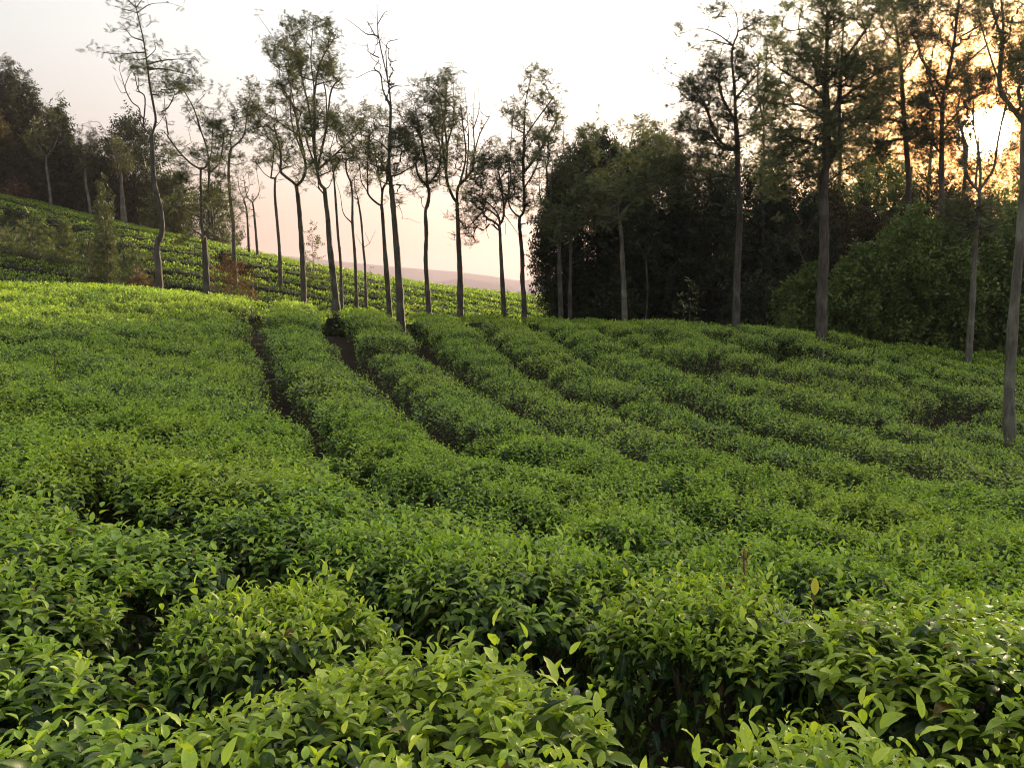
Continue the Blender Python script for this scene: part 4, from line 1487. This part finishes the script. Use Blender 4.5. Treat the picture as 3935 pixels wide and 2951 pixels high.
for k, (px, pb, pt, d_) in enumerate(((1735, 700, 560, 24), (1560, 690, 620, 26), (1395, 690, 560, 25), (1345, 690, 590, 27))):
    shade_tree('bare_pole_tree', ('slim bare trunk at the foot of the dark grove, %s' % ('right of the tall arching tree', 'beside the tall arching tree', 'between sapling and forked trunk', 'close by the leaning cypress stems')[k]), 'tree', d_, 0, .06,
               [(px, pb), (px + 3, (pb + pt) // 2), (px - 2, pt)], [[(px - 2, pt), (px - 20, pt - 40)], [(px - 2, pt), (px + 16, pt - 50)]], [([(px - 30, pt - 60), (px + 30, pt - 60), (px + 20, pt), (px - 20, pt)], 18, .6)], seed=60 + k, group='slim trunks at the foot of the grove')
# pale trunks in front of the left wood
for k, (tr_, poly) in enumerate((
        ([(270, 1078), (262, 990), (250, 900), (245, 835)], [(150, 780), (180, 640), (240, 590), (300, 640), (300, 800), (240, 830)]),
        ([(480, 1130), (470, 1050), (455, 980), (450, 900), (425, 850)], [(410, 740), (470, 700), (520, 760), (500, 860), (430, 870)]),
        ([(668, 1175), (660, 1080), (650, 980), (640, 880)], [(570, 800), (620, 740), (680, 780), (690, 880), (620, 900)]))):
    tr_top = tr_[-1]
    shade_tree('pale_trunked_tree', ('pale trunk with light green crown before the dark wood, %s' % ('leftmost of three', 'wavy middle one of three', 'rightmost of three')[k]), 'tree', 43, 1, .10, tr_,
               [[tr_top, (tr_top[0] - 40, tr_top[1] - 60), (tr_top[0] - 60, tr_top[1] - 110)], [tr_top, (tr_top[0] + 35, tr_top[1] - 50), (tr_top[0] + 50, tr_top[1] - 100)]],
               [(poly, 110, .9)], leaf=.32, seed=70 + k, group='pale trunked trees before the left wood', mat=M_TREE, bark=M_BARKP)
shade_tree('bare_arching_tree', 'leafless tree with thin arching twigs against the sky above the left wood', 'tree', 44, 1, .12,
           [(650, 1150), (640, 900), (600, 800)], [('bare', [(600, 800), (540, 730), (480, 680), (425, 675)]), ('bare', [(600, 800), (560, 700), (520, 650), (440, 665)]), ('bare', [(600, 800), (600, 720), (560, 690)])],
           [([(440, 650), (620, 660), (620, 780), (540, 760)], 50, 0)], seed=75, bark=M_BARKP)


# ------------------------------------------------------------------ dense crowns
def crown_mesh(name, prof, n, seed, leaf=.035, lump=.25, tpl=None, up=.3, flat=.0, inner=.3, agev=(.1, .9)):
    """unit crown: height 1, radius 1; prof(u) radius at height fraction u"""
    rng = np.random.default_rng(seed)
    mb = MB()
    tpl = tpl or FROND_S
    u = rng.random(n * 2)
    w = prof(u)
    keep = rng.random(n * 2) < (w / w.max()) ** .8 + .05
    u = u[keep][:n]
    n = len(u)
    a = rng.random(n) * 2 * np.pi
    ca, sa = np.cos(a), np.sin(a)
    ln = (fbm2(ca * 2.4 + seed, sa * 2.4 + u * 5, 1.0, 2) - .5) * 1.7 + .5 + (noise2(ca * 7 + seed, sa * 7 + u * 16, 1.0) - .5) * .8
    dep = 1 - (rng.random(n) ** 2) * inner
    dep = np.where(rng.random(n) < .06, dep * rng.uniform(1.0, 1.18, n), dep)
    u = u * (1 + .22 * (noise2(ca * 2.2 + seed, sa * 2.2, 1.0) - .5))
    r = prof(u) * (1 + lump * (ln - .5) * 2) * dep
    P = np.stack([r * np.cos(a), r * np.sin(a), u + .03 * rng.normal(size=n)], -1)
    out = np.stack([np.cos(a), np.sin(a), np.full(n, up)], -1)
    d = norm(out + rng.normal(size=(n, 3)) * .6)
    age = np.clip(agev[0] + (agev[1] - agev[0]) * (1 - dep) / max(inner, .01) + rng.normal(size=n) * .15, 0, 1)
    tint = np.stack([age, rng.random(n)], -1)
    return mb, tpl, P, d, tint, rng


def dense_tree(name, label, cat, px, top, hw, d, prof, n, seed, mat, leaf=.3, lump=.25, bottom=0.0, trunks=((0, 0, .16),), group=None, tpl=None, inner=.35, up=.3, yscale=1.0, per=2, bark=None, branches=6):
    """px display centre, top display row, hw display half width"""
    x = (px - 1106) / F2 * d
    gz = float(ground_z(x, d))
    ztop = at(px * 3935 / 2212, top * 3935 / 2212, d)[2]
    H = ztop - gz
    Rr = hw / F2 * d
    z0 = bottom * H
    mb, tpl, P, dr, tint, rng = crown_mesh(name, prof, n, seed, lump=lump, tpl=tpl, inner=inner, up=up)
    P = P * np.array([Rr, Rr * yscale, H - z0]) + np.array([0, 0, z0])
    wp = P + np.array([x, d, gz])
    a_, b_ = proj(wp)
    kk = np.hypot(a_ - SUNPX[0], b_ - SUNPX[1]) > SUNGAP
    P, dr, tint = P[kk], dr[kk], tint[kk]
    for k in range(per):
        jit = rng.normal(size=P.shape) * leaf * .35
        place(mb, tpl, P + jit, norm(dr + rng.normal(size=P.shape) * .5), norm(np.array([0, 0, .6]) + rng.normal(size=P.shape)), leaf * rng.uniform(.6, 1.3, len(P)), tint)
    root = thing(name, (x, d, gz), label, cat, group)
    link('crown', mb.mesh('crown', smooth=False), mat, root)
    for (ox, lean, r) in trunks:
        t = MB()
        zt = H * .75
        pts = [(ox, 0, -.2), (ox + lean * .3, 0, zt * .3), (ox + lean * .8, .1, zt * .65), (ox * .5 + lean, 0, zt)]
        pts = catmull(np.array(pts, float), 4)
        tube(t, pts, np.linspace(r, r * .3, len(pts)), 8)
        for b in range(branches):
            f = rng.uniform(.2, .85)
            p = pts[int(f * (len(pts) - 1))]
            an = rng.random() * 6.28
            L = Rr * rng.uniform(.4, .8) * prof(np.array([f]))[0]
            e = p + np.array([math.cos(an) * L, math.sin(an) * L, L * rng.uniform(.3, .9)])
            tube(t, [p, (p + e) / 2 + np.array([0, 0, -.1]), e], [r * .35, r * .2, r * .1], 5)
        link('trunk', t.mesh('trunk'), bark or M_BARKD, root)
    return root


p_round = lambda u: np.sqrt(np.clip(1 - (2 * np.clip(u, 0, 1) - .85) ** 2 / 1.4, .01, 1)) * np.where(u > .9, np.sqrt(np.clip((1.02 - u) / .12, .02, 1)), 1)
p_dome = lambda u: np.clip(1 - np.clip(u, 0, 1) ** 2.6, .02, 1) ** .5 * (.75 + .25 * np.clip(u * 3, 0, 1))
p_cone = lambda u: np.clip(1.02 - u, .02, 1) ** .75 * np.clip(.45 + u * 3, 0, 1)
p_spire = lambda u: np.clip(1.03 - u, .02, 1) ** .62 * np.clip(.5 + u * 3, 0, 1)
p_col = lambda u: np.clip((1.03 - u) * 2.4, .05, 1) ** .8 * (.7 + .3 * np.clip(u * 4, 0, 1))

GD = 'dark cypresses of the right grove'
dense_tree('cypress_tree', 'rounded dark cypress at the left end of the grove with leaning bare stems below', 'tree', 1292, 318, 112, 27, p_round, 10500, 201, M_CYP, leaf=.28, bottom=.17, trunks=((.1, -.9, .15), (.35, -.4, .17), (.6, .3, .14), (0, -1.5, .1)), group=GD, lump=.2)
dense_tree('cypress_tree', 'broad dark cypress behind the pale forked trunk', 'tree', 1400, 300, 100, 29, p_dome, 6000, 202, M_CYP, leaf=.32, bottom=.04, group=GD, lump=.28)
dense_tree('cypress_tree', 'tall near-black cypress left of the tall arching tree', 'tree', 1500, 380, 105, 27.5, p_dome, 6000, 203, M_CYP, leaf=.32, bottom=.0, group=GD, lump=.28)
dense_tree('cypress_tree', 'near-black cypress directly behind the tall arching tree', 'tree', 1600, 350, 105, 29, p_dome, 6000, 204, M_CYP, leaf=.32, bottom=.0, group=GD, lump=.28)
dense_tree('cypress_tree', 'dark cypress right of the tall arching tree', 'tree', 1690, 400, 90, 27.5, p_dome, 5000, 205, M_CYP, leaf=.32, bottom=.0, group=GD, lump=.28)
dense_tree('cypress_tree', 'dark tree with a brownish crown behind the broad tall tree', 'tree', 1800, 420, 115, 28.5, p_dome, 5200, 206, M_BROWNF, leaf=.32, bottom=.05, group=GD, lump=.4)
dense_tree('broadleaf_tree', 'loose brown-green tree behind the green shrubs, left of the straight dark trunk', 'tree', 1885, 360, 105, 29.5, p_dome, 3600, 207, M_SHRUB, leaf=.34, bottom=.1, lump=.5, inner=.8)
dense_tree('broadleaf_tree', 'brownish tree behind the many-limbed tree', 'tree', 2000, 400, 100, 28, p_dome, 3000, 208, M_BROWNF, leaf=.34, bottom=.1, lump=.5, inner=.8)
dense_tree('broadleaf_tree', 'low olive tree below the sun', 'tree', 2130, 445, 85, 27, p_dome, 3200, 209, M_SHRUB, leaf=.32, bottom=.0, lump=.4, inner=.7)
dense_tree('broadleaf_tree', 'olive tree at the right edge behind the nearest trunk', 'tree', 2260, 380, 95, 25, p_dome, 3600, 210, M_SHRUB, leaf=.32, bottom=.0, lump=.4, inner=.7)
dense_tree('broadleaf_tree', 'olive tree beyond the right edge of the grove', 'tree', 2430, 300, 120, 26, p_dome, 3000, 211, M_SHRUB, leaf=.36, bottom=.0, lump=.4, inner=.7)
GB = 'loose tall trees behind the grove'
for k, (px, top, hw, d_, n_, lab) in enumerate((
        (1660, 250, 60, 33, 612, 'hazy thin-crowned tree behind the black cypress, right of the arching tree'),
        (1755, 200, 75, 34, 1020, 'hazy tree behind the thick ragged-crowned tree'),
        (1860, 190, 70, 34, 1020, 'hazy tree behind, between thick trunk and straight dark trunk'),
        (1950, 215, 62, 33, 952, 'hazy tree behind, close right of the straight dark trunk'),
        (2065, 150, 60, 34, 1564, 'hazy tree behind, just left of the low sun'),
        (2190, 110, 66, 33, 2040, 'hazy tree behind, just right of the low sun'),
        (2120, 300, 60, 33, 612, 'sparse low tree directly below the sun'),
        (1570, 215, 55, 33, 680, 'hazy thin-crowned tree behind, close left of the arching tree'),
        (1500, 270, 45, 32, 476, 'small hazy crown rising over the left part of the dark grove'),
        (1800, 60, 70, 36, 884, 'tall hazy crown high behind the thick trunk'),
        (1990, 60, 60, 36, 748, 'tall hazy crown high behind the many-limbed tree'),
        (2290, 140, 70, 33, 1020, 'hazy tree behind, at the right frame edge'))):
    dense_tree('background_tree', lab, 'tree', px, top, hw, d_, lambda u: np.clip(.35 + 1.2 * u, 0, 1) * np.clip((1.02 - u) * 3, .1, 1) ** .6, n_, 260 + k, M_TREE, leaf=.26, lump=.7, inner=1.0, per=2, tpl=FROND, bottom=.35, group=GB, branches=26)
GS = 'leafy shrubs along the grove edge'
dense_tree('shrub', 'largest rounded green shrub under the straight dark trunk', 'shrub', 1975, 465, 125, 22.3, p_dome, 12600, 220, M_SHRUB, leaf=.115, group=GS, lump=.6, tpl=LEAF_FAR[0], per=3, trunks=((0, .2, .06), (.3, .4, .05)), inner=.4)
dense_tree('shrub', 'green shrub between the thick trunk and the largest rounded shrub', 'shrub', 1850, 545, 80, 22, p_dome, 6480, 221, M_SHRUB, leaf=.115, group=GS, lump=.6, tpl=LEAF_FAR[0], per=3, trunks=((0, .1, .05),), inner=.4)
dense_tree('shrub', 'olive shrub left of the thick trunk at the field edge', 'shrub', 1740, 585, 55, 22.5, p_dome, 4320, 222, M_SHRUB, leaf=.115, group=GS, lump=.6, tpl=LEAF_FAR[0], per=3, trunks=((0, .1, .05),), inner=.4)
dense_tree('shrub', 'dark green shrub behind the pale forked trunk below the sun', 'shrub', 2100, 470, 95, 22.0, p_dome, 7560, 223, M_SHRUB, leaf=.115, group=GS, lump=.6, tpl=LEAF_FAR[0], per=3, trunks=((0, .1, .05),), inner=.4)
dense_tree('shrub', 'shrub at the right edge beside the nearest trunk', 'shrub', 2230, 430, 90, 21.5, p_dome, 7560, 224, M_SHRUB, leaf=.115, group=GS, lump=.6, tpl=LEAF_FAR[0], per=3, trunks=((0, .1, .05),), inner=.4)
dense_tree('shrub', 'low dark shrub at the foot of the black cypresses', 'shrub', 1640, 600, 60, 24, p_dome, 3960, 225, M_CYP, leaf=.115, group=GS, lump=.6, tpl=LEAF_FAR[0], per=2, trunks=((0, .1, .05),), inner=.4)
dense_tree('shrub', 'low dark scrub left of the pale forked trunk', 'shrub', 1330, 615, 40, 25, p_dome, 2520, 226, M_CYP, leaf=.115, group=GS, lump=.6, tpl=LEAF_FAR[0], per=2, trunks=((0, .1, .05),), inner=.4)

GL = 'dark conifers of the left wood'
for k, (px, top, hw, d_, prof, n_, lab) in enumerate((
        (48, 150, 42, 47, p_spire, 3600, 'tallest pointed cypress of the left wood'), (88, 190, 36, 48, p_spire, 3000, 'pointed cypress beside the tallest one in the left wood'),
        (150, 238, 38, 46, p_spire, 3200, 'rounded-top cypress standing right of the two pointed ones'), (12, 185, 34, 49, p_col, 2600, 'cypress at the left frame edge behind the brown one'),
        (112, 300, 42, 47, p_dome, 2600, 'dark cypress filling between the tall and rounded ones'), (205, 330, 36, 47, p_dome, 2400, 'dark conifer right of the rounded cypress'),
        (248, 350, 36, 46, p_dome, 2400, 'dark conifer behind the rightmost pale trunk'), (60, 330, 60, 45, p_dome, 3000, 'low dark conifer behind the hill edge at far left'),
        (340, 400, 40, 48, p_dome, 1800, 'low dark conifer just behind the tall leaning tree'))):
    dense_tree('cypress_tree', lab, 'tree', px, top, hw, d_, prof, n_, 240 + k, M_CYP, leaf=.42, group=GL, lump=.35)
dense_tree('cypress_tree', 'brown withered conifer cut by the left frame edge', 'tree', -5, 235, 38, 44.5, p_dome, 2600, 250, M_BROWNF, leaf=.4, lump=.35)
dense_tree('broadleaf_tree', 'round leafy tree behind the tall leaning tree', 'tree', 305, 262, 52, 46, p_round, 2300, 251, M_CYP, leaf=.42, lump=.55, inner=.8, bottom=.15)
dense_tree('broadleaf_tree', 'loose dark tree left of the stout broken-headed tree', 'tree', 385, 380, 42, 45, p_round, 1300, 252, M_TREE, leaf=.38, lump=.6, inner=.9, bottom=.1)
dense_tree('broadleaf_tree', 'low loose tree behind the stout broken-headed tree', 'tree', 470, 400, 45, 44, p_dome, 1200, 253, M_TREE, leaf=.34, lump=.6, inner=.9)

# ------------------------------------------------------------------ saplings, weeds and undergrowth
def sapling(name, label, px, base, top, hw, d, n, leaf, mat, seed, prof=p_cone, tpl=None, stems=1, cat='sapling', r=.02, lump=.4, per=2, inner=.9):
    return dense_tree(name, label, cat, px, top, hw, d, prof, n, seed, mat, leaf=leaf, trunks=tuple(((k - (stems - 1) / 2) * .12, 0.02 * k, r) for k in range(stems)), lump=lump, tpl=tpl, per=per, inner=inner, bark=M_BARKP, branches=4, bottom=.12)


sapling('broadleaf_sapling', 'small pale sapling with drooping leaves in front of the black cypresses', 1490, 690, 612, 25, 21.8, 75, .15, M_TREEG, 301, prof=p_dome, tpl=leaf5(.3, .2, .7), lump=.4)
sapling('young_tree', 'bushy yellow-green young conifer on the bare bank', 152, 555, 478, 24, 33, 420, .22, M_WEED, 302)
sapling('young_tree', 'tall feathery dark young tree on the bank left of the leaning tree', 240, 585, 385, 19, 31, 520, .24, M_TREE, 303, stems=3, prof=p_cone, r=.035)
sapling('tall_sapling', 'thin feathery sapling between the two big Y-forked trees on the skyline', 680, 590, 478, 25, 36, 80, .26, M_TREE, 304, per=3, r=.03)
sapling('tall_sapling', 'tiny leafy sapling on the skyline near the bare hooked tree', 803, 580, 565, 8, 38, 16, .2, M_TREE, 305)
sapling('weed_sprout', 'tiny two-stemmed sprout on the skyline between two trunks at the row centre', 1097, 640, 610, 9, 40, 16, .2, M_TREE, 306, cat='sprout')
sapling('weed_sprout', 'tiny sprout on the skyline left of the pale hills', 866, 600, 586, 7, 40, 10, .2, M_TREE, 307, cat='sprout')
sapling('bank_shrub', 'grey-green brushwood clump at the top of the bare bank', 85, 520, 470, 34, 33, 260, .26, M_WEED, 308, prof=p_dome, cat='shrub', stems=3)
sapling('bank_shrub', 'grey-green brushwood clump at the left edge of the bank', 15, 520, 485, 34, 33, 220, .26, M_WEED, 309, prof=p_dome, cat='shrub', stems=3)
sapling('bank_shrub', 'low weedy clump beside the stones', 205, 575, 520, 34, 31, 240, .24, M_WEED, 310, prof=p_dome, cat='shrub', stems=2)
sapling('bank_shrub', 'loose weedy shrub at the foot of the leaning tree', 295, 600, 535, 40, 27.5, 420, .24, M_WEED, 311, prof=p_dome, cat='shrub', stems=3)
sapling('dry_bracken', 'reddish dry bracken clump left of the leaning tree base', 308, 625, 585, 30, 24.5, 300, .22, M_DRY, 312, prof=p_dome, cat='bracken', stems=2)
sapling('dry_bracken', 'reddish dry bracken patch right of the stout tree', 500, 600, 560, 36, 27, 300, .22, M_DRY, 313, prof=p_dome, cat='bracken', stems=2)
sapling('dry_bracken', 'small orange dry fern tuft at the end of the bracken patch', 543, 600, 570, 12, 26.5, 70, .2, M_DRY, 314, prof=p_dome, cat='bracken')
sapling('dry_bracken', 'pink-brown dry brush on the skyline under the left wood', 55, 440, 395, 26, 43, 160, .3, M_DRY, 315, prof=p_dome, cat='bracken')

# stones on the bank
M_STONE = bark_mat('grey_stone', (.20, .19, .18), (.32, .31, .29), scale=3, stretch=1, lichen=.3)


def stone(label, px, py, d, r, seed):
    rng = np.random.default_rng(seed)
    import bmesh
    bm = bmesh.new()
    bmesh.ops.create_icosphere(bm, subdivisions=3, radius=1)
    for v in bm.verts:
        c = v.co
        f = 1 + .45 * (float(noise2(c.x * 1.7 + seed, c.y * 1.7 + c.z * 1.3, 1)) - .5)
        v.co = Vector((c.x * 1.3 * f, c.y * f, c.z * .65 * f)) * r
    me = bpy.data.meshes.new('stone')
    bm.to_mesh(me)
    bm.free()
    x = (px - 1106) / F2 * d
    o = link('stone', me, M_STONE, None, (x, d, float(ground_z(x, d)) + r * .3))
    o.rotation_euler = (rng.normal() * .2, rng.normal() * .2, rng.random() * 6)
    tag(o, label, 'stone', 'grey stones on the bare bank')


stone('largest pale stone on the bare bank', 205, 545, 31.5, .42, 1)
stone('small pale stone at the right of the stone heap', 228, 552, 31.0, .28, 2)
stone('small stone at the left of the stone heap', 182, 550, 31.2, .26, 3)


# ------------------------------------------------------------------ small things in the field
def spot(px, py):
    x, y = march(px, py)
    return float(x), float(y)


def stalk_plant(name, label, cat, px, py, hgt, leaves, mat, seed, z0=None, spread=.5):
    rng = np.random.default_rng(seed)
    x, y = spot(px, py)
    z = float(canopy(x, y)) - BUSH_H
    root = thing(name, (x, y, z), label, cat)
    mb = MB()
    tube(mb, [(0, 0, -.05), (.01, 0, hgt * .5), (0, .01, hgt)], [.006, .005, .003], 6)
    link('stem', mb.mesh('stem'), M_STEM, root)
    for (zf, az, el, ln, wd) in leaves:
        V, F, vn = leaf_tpl(8, wd, .15, .5)
        T = np.zeros((len(V), 4))
        T[:, 0], T[:, 1], T[:, 2], T[:, 3] = .25, .5, vn, 1
        me = mesh_np('leaf', V * ln, F, T)
        o = link('leaf', me, mat, root, (0, 0, hgt * zf))
        o.rotation_euler = (0, -el, az)
    return root


stalk_plant('broadleaf_seedling', 'seedling with two big spread leaves growing in the soil gap', 'seedling', 576, 850, .82,
            [(1, .2, .45, .24, .34), (1, 2.9, .5, .22, .34), (.97, 1.5, .9, .12, .4), (.7, -.4, .2, .13, .4), (.68, 2.5, .2, .12, .4), (.45, .5, .1, .1, .4)], M_WEED, 1)
stalk_plant('red_tipped_shoot', 'reddish flower spike rising above the bushes at lower right', 'shoot', 1605, 1300, .90,
            [(1.0 - .011 * k, k * 2.4, .95 - .03 * k, .030 + .001 * k, .28) for k in range(18)], leaf_mat('red_brown_leaf', (.42, .13, .05), (.30, .16, .05), trans=.3, vein=0), 2)
stalk_plant('yellow_shoot', 'bright yellow single leaf standing up at lower right', 'shoot', 1755, 1395, .84, [(1, 1.2, 1.25, .06, .4), (.97, 3.0, .9, .04, .4)], leaf_mat('yellow_leaf', (.62, .58, .05), (.5, .45, .05), trans=.3), 3)
stalk_plant('weed_sprout', 'bluish slender weed leaning out of a bush top, right half of field', 'sprout', 1420, 925, .95, [(1, .6, .3, .16, .2), (.96, 2.8, .35, .14, .2), (.9, 1.6, .7, .12, .2)], M_WEED, 4)
stalk_plant('weed_sprout', 'brown-leaved weed sticking up among the left bushes', 'sprout', 120, 830, 1.05, [(1 - .05 * k, k * 2.1, .5, .12, .3) for k in range(8)], M_DRY, 5)
stalk_plant('weed_sprout', 'greyish weed among bushes at right centre', 'sprout', 1795, 850, 1.1, [(1 - .05 * k, k * 2.1, .6, .13, .25) for k in range(7)], M_WEED, 6)

# white dead twig lying on bush top
x, y = spot(1680, 1440)
mb = MB()
zz = float(canopy(x, y)) + .0
for k in range(7):
    a = k * .9
    tube(mb, [(.01 * k, 0, .0), (.01 * k + .03 * math.cos(a), .02 * math.sin(a), .012), (.01 * k + .06 * math.cos(a), .05 * math.sin(a), .03 + .004 * k)], [.0014, .0012, .0008], 4)
tw = link('dead_twig', mb.mesh('dead_twig'), bark_mat('bleached_twig', (.45, .44, .44), (.6, .6, .6)), None, (x, y, zz))
tag(tw, 'pale dead grass twig caught on the tea bush at lower right', 'twig')

# leaf litter and low weeds
rng = np.random.default_rng(77)
n = 9000
lx = rng.uniform(-7, 7, n)
ly = rng.uniform(.4, 12, n)
k_ = np.abs(lx) < .7 * ly + 1.5
lx, ly = lx[k_], ly[k_]
lz = canopy(lx, ly) - BUSH_H + .06 * (fbm2(lx, ly, .8, 3) - .5) + .012
mb = MB()
place(mb, leaf5(.45, .3, .5), np.stack([lx, ly, lz], -1), np.stack([rng.normal(size=len(lx)), rng.normal(size=len(lx)), rng.normal(size=len(lx)) * .25], -1),
      norm(np.array([0, 0, 1.0]) + rng.normal(size=(len(lx), 3)) * .35), rng.uniform(.03, .08, len(lx)), np.stack([rng.random(len(lx)), rng.uniform(.05, 1, len(lx))], -1))
tag(link('leaf_litter', mb.mesh('leaf_litter'), M_LITTER), 'dead brown leaves on the soil between the tea rows', kind='stuff')


def weeds(name, label, region, n, size, mat, seed):
    rng = np.random.default_rng(seed)
    x = rng.uniform(region[0], region[1], n)
    y = rng.uniform(region[2], region[3], n)
    if region[4] is not None:
        X, Y = disp(x, y, canopy(x, y) - .5)
        k = in_poly(X, Y, region[4])
        x, y = x[k], y[k]
    z = ground_z(x, y)
    mb = MB()
    for _ in range(3):
        m = len(x)
        d = norm(np.stack([rng.normal(size=m) * .6, rng.normal(size=m) * .6, rng.uniform(.3, 1.3, m)], -1))
        place(mb, FROND_S, np.stack([x, y, z], -1) + rng.normal(size=(m, 3)) * .05, d, rand_dirs(m, rng), size * rng.uniform(.5, 1.4, m), np.stack([rng.random(m), rng.random(m)], -1))
    tag(link(name, mb.mesh(name, smooth=False), mat), label, kind='stuff')


weeds('undergrowth', 'low weeds and brush covering the bare bank on the left hillside', (-26, -9, 23, 42, [(-80, 440), (140, 470), (340, 555), (360, 630), (100, 570), (-80, 530)]), 9000, .38, M_WEED, 1)
weeds('undergrowth', 'dark undergrowth under the grove at the right', (2, 26, 20.8, 34, None), 9000, .45, M_CYP, 2)
weeds('grass', 'dry grass strip behind the field crest', (-18, 6, 22.3, 25.5, None), 3000, .3, M_WEED, 3)
print('objects', len(bpy.data.objects), 'tris', sum(len(m.polygons) for m in bpy.data.meshes))

# ------------------------------------------------------------------ evening haze over the whole place
V = np.array([(a, b, c) for a in (-1950, 1950) for b in (-200, 1950) for c in (-55, 80)], float)
F = np.array([(0, 1, 3, 2), (4, 6, 7, 5), (0, 4, 5, 1), (2, 3, 7, 6), (0, 2, 6, 4), (1, 5, 7, 3)])
hz, nt = new_mat('haze')
pv = N(nt, 'ShaderNodeVolumePrincipled', Color=(.42, .36, .43, 1), Density=.0007, Anisotropy=.35)
ho = N(nt, 'ShaderNodeOutputMaterial')
nt.links.new(pv.outputs[0], ho.inputs['Volume'])
tag(link('haze', mesh_np('haze', V, F, smooth=False), hz), 'evening haze over the valley', kind='stuff')
